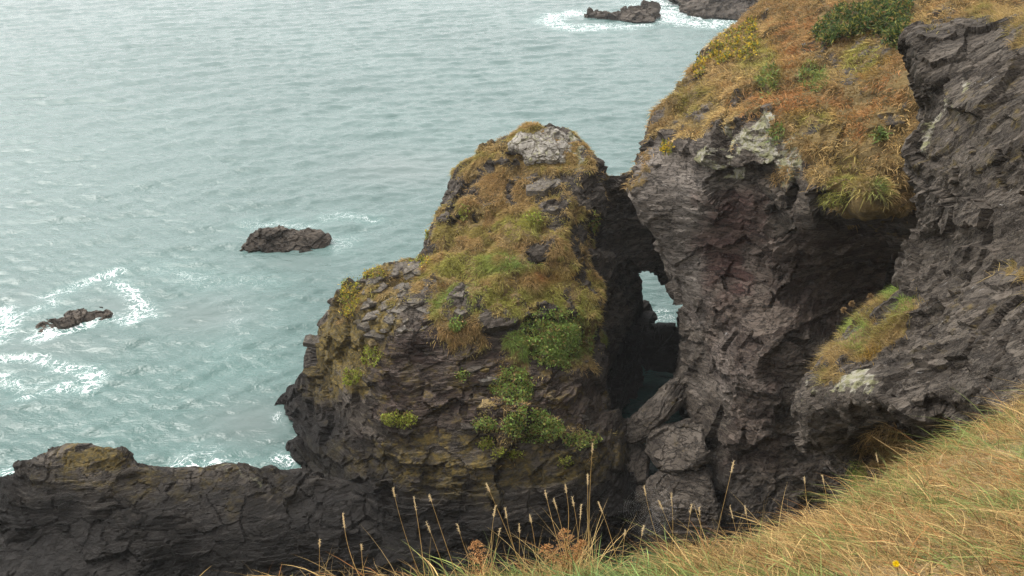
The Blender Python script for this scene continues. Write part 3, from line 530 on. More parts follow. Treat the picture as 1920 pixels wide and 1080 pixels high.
# turf of the stack
P, N0 = scatter('sea_stack', 95000); slope = unit(DOWN - N0 * (N0 @ DOWN)[:, None])
tus = fbm(P * 1.1, 2, 77)
d0 = unit(N0 * .75 + slope * .35 + .6 * rng.normal(size=P.shape)); L = (.10 + .22 * rng.random(len(P)) ** 1.5) * (.5 + 1.0 * tus)
c = tint(P, (TAN, STRAW * .75, OLIVE * .8), [((880, 505), (70, 25), OLIVE, .9), ((1000, 420), (70, 22), OLIVE, .7), ((860, 560), (60, 30), GREEN, .55), ((1060, 560), (60, 60), OLIVE, .7), ((1030, 640), (90, 50), GREEN, .9), ((950, 560), (60, 30), OLIVE * .9, .7), ((960, 500), (60, 20), GREEN, .5), ((1020, 520), (70, 18), RUST, .35), ((940, 350), (70, 40), TAN, .6)], 5)
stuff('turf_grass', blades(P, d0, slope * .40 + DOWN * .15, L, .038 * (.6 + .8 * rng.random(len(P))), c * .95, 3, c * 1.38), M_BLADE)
# grass of the headland
P, N0 = scatter('headland', 140000, 1.4); slope = unit(DOWN - N0 * (N0 @ DOWN)[:, None]); tus = fbm(P * .9, 2, 78)
d0 = unit(N0 * .8 + slope * .2 + np.array([.15, 0, .1]) + .5 * rng.normal(size=P.shape)); L = (.14 + .34 * rng.random(len(P)) ** 1.7) * (.5 + 1.0 * tus)
HB = [((1640, 40), (60, 40), OLIVE * .7, .5), ((1440, 150), (22, 32), GREEN * 1.1, .9), ((1525, 145), (28, 30), GREEN, .8), ((1620, 115), (40, 40), OLIVE, .9), ((1560, 180), (50, 30), TAN, .5), ((1470, 90), (60, 50), RUST, .45), ((1660, 180), (60, 60), RUST * 1.1, .6), ((1400, 190), (30, 40), RUST, .45), ((1570, 365), (30, 20), GREEN, .8),
      ((1645, 360), (20, 30), GREEN * .9, .5), ((1640, 250), (20, 15), GREEN, .9), ((1560, 50), (60, 40), RUST, .5), ((1350, 90), (40, 40), STRAW, .4), ((1480, 190), (60, 30), RUST * 1.15, .6), ((1610, 220), (60, 40), RUST * 1.1, .55), ((1420, 110), (40, 40), OLIVE * .9, .5), ((1530, 230), (50, 25), OLIVE * .9, .5), ((1590, 330), (40, 40), OLIVE * .9, .45), ((1300, 190), (40, 40), OLIVE * .8, .4), ((1680, 230), (40, 40), STRAW, .5)]
c = tint(P, (TAN * .85, STRAW * .95, TAN * .6 + RUST * .4), HB, 6, .35) * (.7 + .6 * fbm(P * .9, 3, 61))[:, None] * 1.12
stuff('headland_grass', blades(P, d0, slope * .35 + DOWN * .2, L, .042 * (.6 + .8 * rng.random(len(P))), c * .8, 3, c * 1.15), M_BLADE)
# grass in the nooks of the near crag
P, N0 = scatter('cliff', 16000, 1.3); d0 = unit(N0 * .5 + np.array([-.1, 0, .5]) + .5 * rng.normal(size=P.shape)); L = .15 + .35 * rng.random(len(P))
c = tint(P, (TAN, STRAW * .9, OLIVE), [((1690, 555), (25, 25), GREEN * 1.4, 1), ((1610, 635), (20, 30), GREEN * 1.5, 1), ((1650, 680), (40, 25), np.array([.36, .22, .04]), .9), ((1610, 880), (18, 30), GREEN * 1.5, 1.1), ((1660, 850), (60, 45), TAN * 1.05, .8), ((1890, 530), (40, 20), STRAW, .9)], 9)
stuff('crag_grass', blades(P, d0, DOWN * .45 + np.array([-.1, 0, 0]), L, .013 * (.6 + .8 * rng.random(len(P))), c * .8, 3, c * 1.15), M_BLADE)

# ------------------------------------------------------------------ near grassy slope
EDGE = [(300, 1130, 3.6), (560, 1112, 3.7), (900, 1096, 3.9), (1200, 1074, 4.2), (1400, 1042, 4.6), (1500, 1010, 5.0), (1600, 966, 5.5), (1700, 905, 6.2), (1800, 845, 7.0), (1920, 778, 8.0), (2060, 690, 9.2), (2300, 600, 11)]
E = np.r_[[(-75, -8, 29), (-30, 0, 30.5), (-12, 2.4, 31)], at(*np.array(EDGE, float).T), [(22, 15, 36), (60, 16, 46)]]
B0 = np.r_[[(-78, -20, 33), (-34, -10, 34), (-14, -4, 34.2)], np.stack([np.linspace(-6, 9, 12), np.full(12, -2.5), 34.6 + .12 * np.linspace(-6, 9, 12)], 1), [(24, 0, 40), (62, -5, 50)]]
tt = np.r_[np.linspace(0, 3, 21)[:-1], np.linspace(3, 14, 170), np.linspace(14, 16, 21)[1:]]; sN = len(tt)
Ei, Bk = [np.stack([np.interp(tt, np.arange(len(q)), q[:, k]) for k in range(3)], 1) for q in (E, B0)]
rows = [Bk + np.array([0, -k, .35 * k]) for k in (60, 30, 12, 5)]
for t in np.linspace(0, 1, 60): rows.append(Bk * (1 - t) + Ei * t + np.array([0, 0, 1]) * (.16 * math.sin(math.pi * min(1, t))))
outw = unit(np.c_[-.35 * np.ones(sN), np.ones(sN), np.zeros(sN)])
for s_, z_ in ((.12, -.1), (.3, -.4), (.5, -1), (.9, -2.2), (1.4, -5), (2.2, -12), (3, -24), (3.5, -40)): rows.append(Ei + outw * s_ + np.array([0, 0, z_]))
SV = np.concatenate(rows); SV[:, 2] += .10 * (fbm(SV * 1.3, 4, 3) - .5); nr = len(rows)
ii = np.arange(nr * sN).reshape(nr, sN); SF = np.stack([ii[:-1, :-1], ii[:-1, 1:], ii[1:, 1:], ii[1:, :-1]], -1).reshape(-1, 4)
g = G('turf_soil'); pos = g.n('NewGeometry').outputs[0]
cc = g.mix(g.ramp(g.noise(pos, 9, 6, .7), .35, .65), (.10, .068, .03), (.24, .165, .07)); cc = g.mix(g.ramp(g.noise(pos, 2, 4), .5, .65), cc, (.09, .11, .03))
M_SOIL = g.surf(g.n('BsdfPrincipled', Base_Color=cc, Roughness=.95, Normal=g.n('Bump', Strength=.8, Distance=.03, Height=g.noise(pos, 40, 6))))
tag(place('grassy_slope', raw_mesh('grassy_slope', SV, SF), M_SOIL, smooth=True), kind='structure')
def slope_pts(n, lo=.45):
    """points on the slope between the eye and its edge"""
    t = lo + (1.03 - lo) * rng.random(n); s = 20 + rng.random(n) * 169; i = np.floor(s).astype(int).clip(0, sN - 2); f = (s - i)[:, None]
    e = Ei[i] * (1 - f) + Ei[i + 1] * f; b = Bk[i] * (1 - f) + Bk[i + 1] * f; P = b * (1 - t[:, None]) + e * t[:, None]
    P[:, 2] += .16 * np.sin(np.pi * t.clip(0, 1)) - .03; u_, v_ = pix(P); k = ((v_ < 1330) & (u_ < 2050) & (u_ > 480)) | ((rng.random(n) < .45) & (P[:, 0] > -4) & (P[:, 0] < 11) & (P[:, 1] > .6))
    return P[k], t[k]

P, t = slope_pts(290000, .12); n = len(P); u_, v_ = pix(P)
pat = fbm(P * 1.6, 3, 15); dens = rng.random(n) < np.clip(.40 + (u_ - 800) / 900, .2, 1) * np.clip(-.1 + 2.2 * pat, .1, 1)
P, u_, v_, pat = P[dens], u_[dens], v_[dens], pat[dens]; n = len(P)
gpat = fbm(P * 2.2, 3, 16)[:, None]; gk = (rng.random((n, 1)) < np.clip((gpat - .49) * 5, .05, .6)); gb = (np.exp(-(((u_ - 1140) / 110) ** 2 + ((v_ - 1120) / 80) ** 2)) * 1.2 > rng.random(n))[:, None]
def near_blades(name, sel, L, wid, spread, seg, lab):
    q = P[sel]; m = len(q); d0 = unit(np.array([-.26, .08, .72]) + np.array([.55, .45, .32]) * spread * 1.25 * rng.normal(size=(m, 3)))
    c = np.where(rng.random((m, 1)) < .7, STRAW * np.array([1.0, .97, .98]), TAN * .92); c = np.where(rng.random((m, 1)) < .16, RUST * 1.1, c); c = np.where(rng.random((m, 1)) < .12, TAN * .55, c)
    c = np.where(gk[sel], GREEN * np.array([1.3, 1.15, 1.6]), c); c = np.where(gb[sel], np.array([.17, .24, .075]), c); c = c * (1 + .32 * rng.normal(size=(m, 1))).clip(.35, 1.9)
    bend = np.stack([-.25 + .35 * rng.normal(size=m), .25 * rng.normal(size=m), -.25 - .45 * rng.random(m)], 1)
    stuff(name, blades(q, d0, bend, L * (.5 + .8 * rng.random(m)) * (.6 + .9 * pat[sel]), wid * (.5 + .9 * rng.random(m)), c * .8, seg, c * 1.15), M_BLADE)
r_ = rng.random(n)
near_blades('slope_grass', r_ < .78, .19, .0055, 1.0, 4, '')
ground_of_edge = lambda q: np.array([np.interp(q, pix(Ei)[0][20:190], Ei[20:190, a]) for a in range(3)])
k_ = 420; sx = rng.random(k_); eb = np.stack([np.interp(20 + sx * 150, np.arange(sN), Ei[:, q]) for q in range(3)], 1) + np.c_[rng.normal(size=k_) * .05, -.35 * rng.random(k_), np.zeros(k_)]; tf = np.repeat(np.array([ground_of_edge(1085), ground_of_edge(1115), ground_of_edge(1010), ground_of_edge(905)]), (60, 40, 25, 20), 0); eb = np.r_[eb, tf + rng.normal(size=tf.shape) * np.array([.05, .06, .0])]; eu, ev = pix(eb); kk = (eu > 560) & (eu < 1990); eb = eb[kk]; k_ = len(eb)
stuff('straw_stems', blades(eb, unit(np.array([-.12, .1, 1]) + np.array([.5, .3, .2]) * rng.normal(size=(k_, 3))), np.stack([.25 * rng.normal(size=k_), .1 * rng.normal(size=k_), -.25 * rng.random(k_)], 1), .18 + .38 * rng.random(k_) ** 1.6, .0048, np.array([.50, .36, .16]) * (1 + .3 * rng.normal(size=(k_, 1))).clip(.4, 1.6), 6), M_BLADE)
near_blades('coarse_grass', r_ >= .78, .29, .0085, 1.15, 5, '')

# ------------------------------------------------------------------ single plants, slabs and stalks
def tube(pts, rad, sides=5):
    pts = np.array(pts); n = len(pts); rad = np.broadcast_to(rad, n); t = unit(np.gradient(pts, axis=0)); a = unit(np.cross(t, [.3, .2, .93])); b = np.cross(t, a); ang = np.arange(sides) / sides * 2 * math.pi
    V = (pts[:, None] + rad[:, None, None] * (np.cos(ang)[None, :, None] * a[:, None] + np.sin(ang)[None, :, None] * b[:, None])).reshape(-1, 3)
    F = [[k * sides + i, k * sides + (i + 1) % sides, (k + 1) * sides + (i + 1) % sides, (k + 1) * sides + i] for k in range(n - 1) for i in range(sides)]; return V, np.array(F)
def tri(F): return np.concatenate([F[:, [0, 1, 2]], F[:, [0, 2, 3]]])
def curve(p0, p1, p2, n): t = np.linspace(0, 1, n)[:, None]; return (1 - t) ** 2 * p0 + 2 * t * (1 - t) * p1 + t * t * p2
def solid(name, v, f, col, par, mat=M_BLADE):
    me = raw_mesh(name, v, f); vcol(me, 'col', np.tile(np.array(col), (len(v), 1)) * (1 + .12 * rng.normal(size=(len(v), 1)))); return place(name, me, mat, par)
def leaves(P, d, L, wid, col):
    n = len(P); L = np.broadcast_to(L, n)[:, None]; side = unit(np.cross(d, rng.normal(size=(n, 3)))) * np.broadcast_to(wid, n)[:, None] * .5
    up = unit(np.cross(side, d)) * .18 * L
    V = np.stack([P, P + d * L * .5 + side + up, P + d * L, P + d * L * .5 - side + up], 1).reshape(-1, 3); C = np.repeat(col, 4, 0)
    b = np.arange(n)[:, None] * 4; T = np.concatenate([b + np.array([[0, 1, 2]]), b + np.array([[0, 2, 3]])]); return V, T, C
def on_rock(name, u0, v0, ru, rv, n):
    """points on the seen side of a rock, inside a ragged patch"""
    V = GRASSY[name][0]; u, v = pix(V); k = np.nonzero((abs(u - u0) < ru * 1.2) & (abs(v - v0) < rv * 1.2) & (V[:, 1] > 1))[0]; q = V[k]; r = np.linalg.norm(q - [0, 0, H], axis=1)
    cell = ((u[k] - u0 + 400) // 10).astype(int) * 1000 + ((v[k] - v0 + 400) // 10).astype(int); near = np.full(cell.max() + 1, 1e9); np.minimum.at(near, cell, r)
    e = ((u[k] - u0) / ru) ** 2 + ((v[k] - v0) / rv) ** 2; f = (r < near[cell] + .5) & (e < .15 + 1.6 * fbm(q * 1.3, 3, int(u0)))
    q = q[f] if f.sum() > 3 else q[r < near[cell] + .5]; return q[rng.integers(0, len(q), n)]
def plant(name, rock, spot, n, L, wid, col, label, cat, group, puff=.25, flower=None):
    P = on_rock(rock, *spot, n); P = P + rng.normal(size=P.shape) * .06 + unit(np.array([0, 0, H]) - P) * puff * rng.random((n, 1)) + np.array([0, 0, 1]) * puff * .5 * rng.random((n, 1))
    d = unit(unit(np.array([0, 0, H]) - P) * .6 + np.array([0, 0, .3]) + .8 * rng.normal(size=P.shape))
    c = np.array(col) * (1 + .32 * rng.normal(size=(n, 1))).clip(.4, 1.8); dry = rng.random((n, 1)); c = np.where(dry < .22, OLIVE, np.where(dry < .30, TAN, c))
    if flower is not None: c = np.where(rng.random((n, 1)) < .32, np.array(flower) * (1 + .2 * rng.normal(size=(n, 1))).clip(.5, 1.5), c)
    r0 = anchor(name, P[np.argmin(P[:, 2])]); stuff('foliage', leaves(P, d, L * (.6 + .8 * rng.random(n)), wid * (.6 + .8 * rng.random(n)), c), M_LEAF, kind=None, parent=r0)
    Q = P[rng.integers(0, n, 14)] - unit(np.array([0, 0, H]) - P[:14]) * .03; Q = Q[np.argsort(Q[:, 0] + Q[:, 2])]; v_, f_ = tube(Q, .012, 4); solid('stems', v_, f_, (.10, .08, .04), r0); tag(r0, label, cat, group)
LG, YG, YEL = (.17, .245, .055), (.22, .25, .035), (.52, .36, .03)
GS = 'leafy plants on the stack'
for spot, n, col, lab in [((1035, 635, 70, 52), 2600, LG, 'widest green leafy patch hanging under the turf on the stack'), ((960, 725, 42, 36), 1300, LG, 'green leafy clump on the dark face just under the turf, above the pale yellow ledge'),
        ((995, 800, 62, 34), 1900, LG, 'broad green leafy clump halfway down the dark face of the stack'), ((750, 788, 32, 14), 620, YG, 'small bright green clump alone on the left of the dark face'),
        ((912, 830, 14, 12), 200, YG, 'round yellow green tuft just left below the broad clump'), ((1090, 828, 38, 14), 420, LG, 'thin green sprigs near the right edge of the dark face'),
        ((1060, 868, 12, 8), 110, YG, 'tiny green tuft lowest on the dark face'), ((910, 800, 22, 12), 260, LG, 'small green sprig at the left end of the broad clump'), ((945, 852, 30, 9), 220, YG, 'narrow mossy strip on a ledge under the broad clump'),
        ((660, 708, 24, 14), 380, YG, 'yellow green cushion low on the left shoulder'), ((695, 668, 20, 16), 380, YG, 'bright yellow green cushion right under the slate slabs'), ((868, 400, 8, 16), 130, YG, 'small yellow green sprig in the brown turf near the left edge'),
        ((1000, 408, 18, 12), 180, YG, 'pale green sprig in the middle of the upper turf'), ((868, 705, 10, 9), 110, LG, 'tiny green tuft among the broken blocks'), ((1115, 420, 10, 20), 140, LG, 'small green sprig on the right corner of the stack'),
        ((855, 610, 20, 14), 240, LG, 'green sprig under the turf lip in the middle of the stack')]:
    plant('leafy_plant', 'sea_stack', spot, n, .14, .10, col, lab, 'plant', GS)
for spot, n, lab in [((652, 550, 20, 42), 800, 'yellow flowered cushion along the left ridge of the stack'), ((790, 440, 10, 8), 110, 'tiny yellow flowered tuft on the left edge below the upper turf'), ((783, 490, 26, 9), 260, 'yellow flowered strip on top of the slate slabs'), ((700, 512, 22, 9), 200, 'yellow green cushion on the crest of the left shoulder')]:
    plant('yellow_cushion', 'sea_stack', spot, n, .13, .08, YG, lab, 'plant', 'yellow cushions on the stack', .15, YEL)
for spot, n, lab in [((1385, 80, 40, 34), 900, 'largest yellow flowered gorse patch on the left skyline of the headland'), ((1345, 105, 22, 20), 420, 'yellow gorse clump just below the largest patch on the skyline'), ((1408, 45, 10, 10), 160, 'small bright yellow gorse clump nearest the far point of rock'), ((1310, 120, 12, 24), 200, 'thin yellow gorse sprigs lowest on the skyline'), ((1252, 280, 10, 12), 150, 'single yellow tuft on the rock above the arch')]:
    plant('flowering_gorse', 'headland', spot, n, .22, .10, (.16, .17, .035), lab, 'gorse', 'yellow gorse on the headland', .3, YEL)
for spot, n, lab in [((1665, 30, 42, 44), 3600, 'tallest dark green gorse bush near the top of the headland slope'), ((1590, 42, 44, 26), 2600, 'dark green gorse bush joined to the left of the tallest bush'), ((1548, 68, 24, 16), 1000, 'small dark green bush at the lower left end of the gorse'), ((1690, 78, 20, 20), 900, 'dark green bush just above the near dark crag')]:
    plant('gorse_bush', 'headland', spot, n, .26, .07, (.062, .098, .028), lab, 'bush', 'gorse bushes on the headland', .7)
for spot, n, lab in [((1440, 152, 17, 34), 700, 'tall light green bracken patch on the headland slope, left of the other'), ((1525, 145, 26, 30), 700, 'light green bracken patch in the middle of the headland slope'), ((1650, 252, 16, 12), 260, 'bright green tuft beside the near crag edge'), ((1455, 250, 14, 16), 240, 'olive tuft among the pale rocks')]:
    plant('green_bracken', 'headland', spot, int(n * .55), .26, .05, (.15, .21, .06), lab, 'bracken', 'green patches on the headland', .12)

M_SLATE = rock_mat('slate', R_STACK, dark=(.085, .074, .060), mid=(.20, .182, .158), tint=(.13, .115, .095), wet_z=-9, fine=2)
M_OCHRE = rock_mat('lichened_slate', R_STACK, dark=(.16, .11, .03), mid=(.34, .22, .035), tint=(.22, .17, .06), wet_z=-9, fine=2)
def slab(name, u, v, size, th, yaw, tilt, mat, parent, rock='sea_stack', out=.0, asp=.62):
    P = on_rock(rock, u, v, 7, 7, 9).mean(0); P = P + unit(np.array([0, 0, H]) - P) * out; k = 5; a = np.sort((np.arange(k) + .75 * rng.random(k)) / k * 2 * math.pi) + rng.random() * 6; r = size * .62 * (.7 + .5 * rng.random(k))
    px, py = r * np.cos(a), r * np.sin(a) * asp; ca, sa = math.cos(yaw), math.sin(yaw); X = px * ca - py * sa; Y = px * sa + py * ca
    rings = []
    for z, sc in ((-th * .5, .94), (-th * .38, 1), (th * .40, 1.0), (th * .5, .965)): rings.append(np.stack([X * sc, Y * sc, z + X * math.sin(tilt * 1.4) + Y * .22 + .02 * rng.normal(size=k)], 1) + P)
    import bmesh
    bm = bmesh.new(); vs = [[bm.verts.new(p) for p in rg] for rg in rings]
    for a_, b_ in zip(vs[:-1], vs[1:]):
        for i in range(k): bm.faces.new((a_[i], a_[(i + 1) % k], b_[(i + 1) % k], b_[i]))
    bm.faces.new(vs[-1]); bm.faces.new(vs[0][::-1]); me = bpy.data.meshes.new(name); bm.to_mesh(me); bm.free(); vcol(me, 'mask', np.tile([0, .45, .25, 0], (len(me.vertices), 1))); return place(name, me, mat, parent)
for u, v, sz, th, yw, tl, mt in [(765, 500, 1.9, .13, .1, .12, 0), (735, 514, 1.3, .11, .3, .1, 0), (790, 508, 1.0, .1, 0, .1, 0), (712, 538, 1.1, .1, .5, .2, 0), (745, 545, 1.3, .13, .2, .25, 0), (768, 552, 1.2, .12, -.1, .15, 0), (695, 566, 1.2, .11, .6, .25, 0), (728, 568, 1.3, .12, .3, .2, 0), (752, 578, .9, .1, .1, .1, 0),
        (705, 590, 1.2, .14, .2, .12, 0), (735, 600, 1.0, .12, 0, .05, 0), (690, 612, 1.1, .2, .1, 0, 0), (712, 628, 1.2, .16, 0, -.05, 0), (705, 643, 1.0, .16, 0, 0, 1), (580, 640, 1.2, .28, .2, -.1, 0), (1012, 352, 1.9, .34, .1, .08, 0), (1038, 346, 1.1, .22, 0, .1, 0), (905, 690, .9, .2, 0, 0, 1), (915, 710, 1.0, .25, .1, 0, 0), (912, 758, 1.0, .2, 0, 0, 1), (862, 555, .7, .25, .2, .1, 0), (865, 590, .8, .3, 0, 0, 0), (1034, 395, .8, .3, .3, .1, 0)] + [(672 + 130 * rng.random(), 515 + 120 * rng.random(), .35 + .6 * rng.random(), .07 + .07 * rng.random(), rng.normal() * .4, .1 + .12 * rng.normal(), 0) for _ in range(22)] + [(600 + 540 * rng.random(), 660 + 190 * rng.random(), .4 + .5 * rng.random(), .1, rng.normal() * .3, .08, 2) for _ in range(14)]:
    o = slab('slate_slab', u, v, sz, th, yw, tl, (M_SLATE, M_OCHRE, bpy.data.materials['stack_rock'])[mt], stack)
    if mt == 1: o['label'] = 'slab yellow with lichen'
boulder('boulder', [(543, 846), (556, 828), (580, 826), (610, 838), (634, 852), (632, 876), (604, 888), (568, 874)], [(545, 846, 43.9), (634, 852, 42.8), (600, 886, 41.8), (590, 830, 43.6), (590, 860, 42.5)], 2, 'rounded black boulder wedged at the left foot of the stack', 'boulders in the gap', R_RIDGE, 87, mat=rock_mat('black_rock', R_RIDGE, dark=(.016, .014, .013), mid=(.032, .027, .024), tint=(.028, .022, .02), wet_z=4))

SU, SVp = pix(SV); okv = (SV[:, 1] > 1.2) & (SV[:, 2] > 29) & (np.arange(len(SV)) < sN * 64)
def ground(u, v): return SV[np.argmin(np.where(okv, (SU - u) ** 2 + (SVp - v) ** 2, 1e12))].copy()
STALKS = [((599, 1026), (608, 1100)), ((646, 989), (684, 1100)), ((678, 1030), (692, 1100)), ((740, 930), (800, 1095)), ((780, 957), (793, 1095)), ((807, 998), (832, 1095)), ((809, 940), (866, 1095)), ((862, 998), (905, 1090)), ((918, 921), (984, 1090)), ((926, 968), (932, 1085)), ((935, 1004), (905, 1090)), ((950, 970), (990, 1080)), ((974, 998), (975, 1085)),
    ((996, 979), (1000, 1090)), ((1025, 934), (1062, 1060)), ((1044, 955), (1056, 1060)), ((1062, 923), (1048, 1070)), ((1076, 949), (1080, 1070)), ((1088, 970), (1074, 1070)), ((1110, 848), (1100, 1075)), ((1102, 908), (1098, 1070)), ((1130, 962), (1156, 1075)), ((1171, 1005), (1166, 1075)), ((1203, 1004), (1190, 1080)), ((1211, 929), (1252, 1070)), ((1242, 955), (1288, 1070)), ((1260, 947), (1248, 1065)),
    ((1294, 964), (1280, 1070)), ((1312, 967), (1316, 1060)), ((1371, 885), (1332, 1062)), ((1374, 971), (1394, 1050)), ((1399, 964), (1420, 1040)), ((1509, 906), (1522, 1010)), ((1545, 907), (1556, 1000)), ((1646, 866), (1650, 950)), ((1762, 870), (1742, 960))]
ORD = 'first second third fourth fifth sixth seventh eighth ninth tenth eleventh twelfth thirteenth fourteenth fifteenth sixteenth seventeenth eighteenth nineteenth twentieth'.split(); ORD += ['twenty-' + o for o in ORD[:9]] + ['thirtieth'] + ['thirty-' + o for o in ORD[:9]]
for i, ((tu, tv), (bu, bv)) in enumerate(sorted(STALKS)):
    p0 = ground(bu, bv); p2 = at(tu, tv, p0[1] + rng.normal() * .06); h_ = np.linalg.norm(p2 - p0); p1 = (p0 + p2) * .5 + np.array([rng.normal() * .035 * h_ + (bu - tu) * -.0003, 0, .06 * h_])
    r0 = anchor('grass_stalk', p0); C = curve(p0, p1, p2, 12); v_, f_ = tube(C, np.linspace(.0023, .0012, 12)); solid('stem', v_, f_, np.array([.52, .37, .16]) * (.8 + .4 * rng.random()), r0)
    ax = unit(C[-1] - C[-2]); hl = .035 + .06 * rng.random(); m = 14; q = C[-1] + ax * np.linspace(-.01, hl, m)[:, None]; prof = np.sin(np.linspace(.12, math.pi - .05, m)) ** .7 * (.0024 + .0028 * rng.random()) * (1 + .25 * np.array([(-1) ** k for k in range(m)]))
    v_, f_ = tube(q, prof, 6); k = 40; bp = q[rng.integers(1, m - 1, k)]; bv_, bt, _ = blades(bp, unit(ax + .7 * rng.normal(size=(k, 3))), np.zeros((k, 3)), .016, .003, np.ones((k, 3)), 2); solid('seed_head', np.r_[v_, bv_], np.r_[tri(f_), bt + len(v_)], (.66, .52, .31), r0)
    lean = 'leaning left' if tu < bu - 25 else 'leaning right' if tu > bu + 12 else 'standing upright'; size = 'tallest' if (tu, tv) == (1110, 848) else 'tall' if bv - tv > 120 else 'short' if bv - tv < 85 else 'thin'
    tag(r0, f'{size} straw coloured grass stalk {lean}, {ORD[i]} from the left along the slope edge', 'grass stalk', 'seeding grass stalks along the slope edge')

def fern(u, v, tu, tv, label, n=9):
    p0 = ground(u, v); p2 = at(tu, tv, p0[1] + .05); p1 = (p0 + p2) / 2 + np.array([.02, 0, .06]); C = curve(p0, p1, p2, 40); r0 = anchor('dead_fern', p0); v_, f_ = tube(C, np.linspace(.003, .001, 40)); solid('stem', v_, f_, (.25, .10, .035), r0)
    Lh = np.linalg.norm(p2 - p0); Ps, Ds, Ls = [], [], []; ax = unit(p2 - p0); sd = unit(np.cross(ax, [.2, -1, .3]))
    for k in range(n):
        f = .22 + .75 * k / n; c0 = C[int(f * 39)]; ln = Lh * .34 * (1 - f) ** .7 + .02
        for sgn in (-1, 1):
            dr = unit(ax * .45 + sgn * sd + .25 * rng.normal(size=3)); m = 9
            for j in range(m):
                pp = c0 + dr * ln * j / m + np.array([0, 0, -.03 * (j / m) ** 2]); 
                for s2 in (-1, 1): Ps.append(pp); Ds.append(unit(dr * .7 + s2 * ax + .3 * rng.normal(size=3))); Ls.append(.017 * (1 - j / m) + .005)
    Ps, Ds, Ls = map(np.array, (Ps, Ds, Ls)); c = np.array([.50, .28, .125]) * (1 + .3 * rng.normal(size=(len(Ps), 1))).clip(.4, 1.7); stuff('frond', leaves(Ps, Ds, Ls, Ls * .4, c), M_LEAF, kind=None, parent=r0); tag(r0, label, 'fern', 'dead ferns on the slope edge')
fern(898, 1100, 886, 1010, 'rust brown dead fern frond standing alone at the bottom edge')
fern(1060, 1080, 1052, 985, 'tallest rust brown dead fern in the tangle beside the tall grass stalk'); fern(1070, 1080, 1012, 1020, 'rust brown dead fern drooping to the left of the tangle'); fern(1072, 1078, 1092, 1010, 'rust brown dead fern leaning right in the tangle')
# yellow flower
p0 = ground(1682, 1078); p2 = at(1680, 1057, p0[1] - .12) ; p2[2] = max(p2[2], p0[2] + .05); r0 = anchor('yellow_flower', p0); v_, f_ = tube(curve(p0, (p0 + p2) / 2 + .01, p2, 6), .0018); solid('stem', v_, f_, (.12, .16, .05), r0)
to = unit(np.array([0, -.3, H]) - p2); e1 = unit(np.cross(to, [0, 0, 1])); e2 = np.cross(e1, to); a = np.arange(34) / 34 * 2 * math.pi * 2; d = unit(np.cos(a)[:, None] * e1 + np.sin(a)[:, None] * e2 + (.25 + .5 * (np.arange(34) >= 17))[:, None] * to)
stuff('flower_head', leaves(np.repeat(p2[None], 34, 0), d, .022, .008, np.tile([.80, .60, .01], (34, 1))), M_LEAF, kind=None, parent=r0); tag(r0, 'single yellow dandelion-like flower in the straw grass at the bottom', 'flower')
# dry umbels on the ledge
for (tu, tv), (bu, bv), lab in [((1583, 582), (1650, 640), 'dried umbel stalk leaning furthest out from the ledge'), ((1598, 570), (1655, 625), 'taller of two dried umbel stalks side by side on the ledge'), ((1632, 556), (1668, 600), 'short dried umbel stalk closest to the bright green tuft')]:
    p0 = on_rock('cliff', bu, bv, 8, 8, 5).mean(0); p2 = at(tu, tv, p0[1] - .1); r0 = anchor('dried_umbel', p0); v_, f_ = tube(curve(p0, (p0 + p2) / 2 + np.array([0, 0, .1]), p2, 8), .008); solid('stem', v_, f_, (.30, .21, .10), r0)
    k = 70; d = unit(unit(p2 - p0) + .8 * rng.normal(size=(k, 3))); stuff('seed_head', leaves(p2 + d * .02, d, .09, .03, np.tile([.27, .18, .09], (k, 1)) * (1 + .3 * rng.normal(size=(k, 1)))), M_LEAF, kind=None, parent=r0); tag(r0, lab, 'dried umbel', 'dried umbels on the ledge')
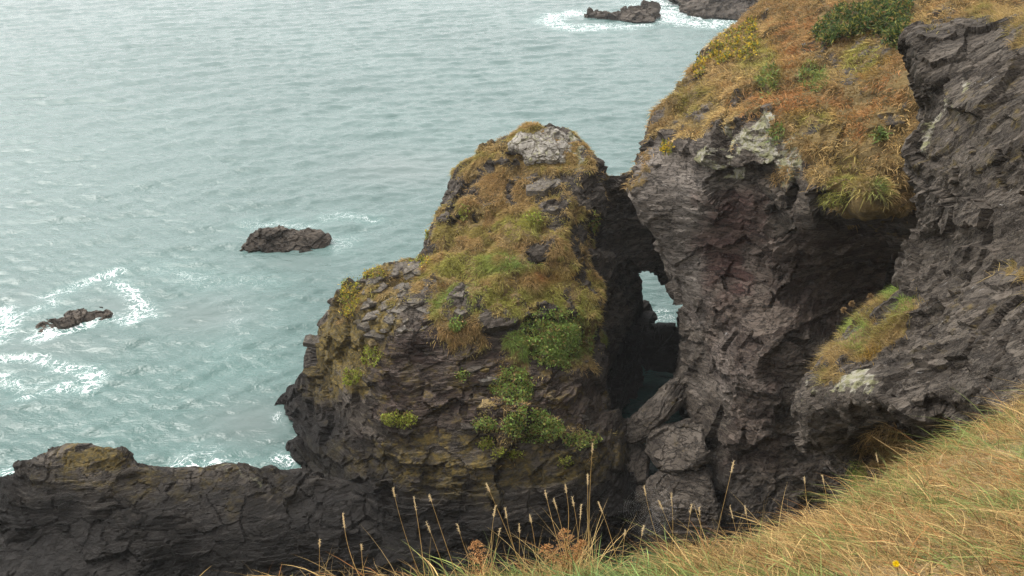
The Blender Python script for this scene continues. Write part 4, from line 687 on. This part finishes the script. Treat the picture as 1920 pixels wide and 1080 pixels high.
for u0, v0, ru, rv, k, cl, L, lab in [(1662, 842, 52, 44, 1500, TAN * 1.05, .42, 'shaggy dead brown tussock hanging under the jutting ledge'), (1608, 884, 17, 30, 420, np.array([.22, .27, .05]), .26, 'bright yellow green tuft under the jutting ledge beside the brown tussock'), (1470, 330, 26, 18, 260, TAN, .4, 'small brown tussock among the pale rocks of the headland'), (1560, 372, 30, 16, 300, OLIVE, .4, 'olive tussock at the lip of the headland turf')]:
    P = on_rock('cliff' if v0 > 500 else 'headland', u0, v0, ru, rv, k); r0 = anchor('grass_tussock', P[np.argmin(P[:, 2])]); d = unit(unit(np.array([0, 0, H]) - P) * .5 + np.array([-.25, 0, .25]) + .45 * rng.normal(size=P.shape))
    c = cl * (1 + .3 * rng.normal(size=(k, 1))).clip(.4, 1.7); stuff('foliage', blades(P, d, DOWN * .55 + .2 * rng.normal(size=P.shape), L * (.5 + .8 * rng.random(k)), .016 if v0 > 500 else .035, c * .8, 4, c * 1.2), M_BLADE, kind=None, parent=r0); tag(r0, lab, 'grass tussock', 'tussocks on the cliff')
# spider web between the stalks
c0 = at(1218, 955, ground(1230, 1075)[1]); ex = np.array([1, .1, 0.]); ez = np.array([0, .25, .97]); th = np.linspace(0, 2 * math.pi * 11, 900); rr = np.linspace(.02, .17, 900) * (1 + .03 * np.sin(th * 3))
v_, f_ = tube(c0 + rr[:, None] * (np.cos(th)[:, None] * ex + np.sin(th)[:, None] * ez), .00008, 3); parts = [(v_, f_)]
for k in range(14): a = k / 14 * 2 * math.pi; parts.append(tube(c0 + np.linspace(.0, .2, 6)[:, None] * (math.cos(a) * ex + math.sin(a) * ez), .00008, 3))
g = G('silk'); M_SILK = g.surf(g.n('BsdfPrincipled', Base_Color=(.8, .8, .8), Roughness=.4)); v_, f_ = join(parts)
tag(place('spider_web', raw_mesh('spider_web', v_, f_), M_SILK), 'faint round spider web hung between the grass stalks', 'spider web')

# ------------------------------------------------------------------ drizzle in the air
hz = np.array([(x, y, z) for z in (-1.5, 62) for y in (-75, 320) for x in (-300, 260)], float)
me = raw_mesh('haze', hz, np.array([[0, 2, 3, 1], [4, 5, 7, 6], [0, 1, 5, 4], [2, 6, 7, 3], [0, 4, 6, 2], [1, 3, 7, 5]]))
m = bpy.data.materials.new('drizzle'); m.use_nodes = True; m.node_tree.nodes.clear(); pv = m.node_tree.nodes.new('ShaderNodeVolumePrincipled'); pv.inputs['Density'].default_value = .0002; pv.inputs['Color'].default_value = (.86, .89, .90, 1)
m.node_tree.links.new(pv.outputs[0], m.node_tree.nodes.new('ShaderNodeOutputMaterial').inputs['Volume']); tag(place('haze', me, m, base=False), kind='stuff')
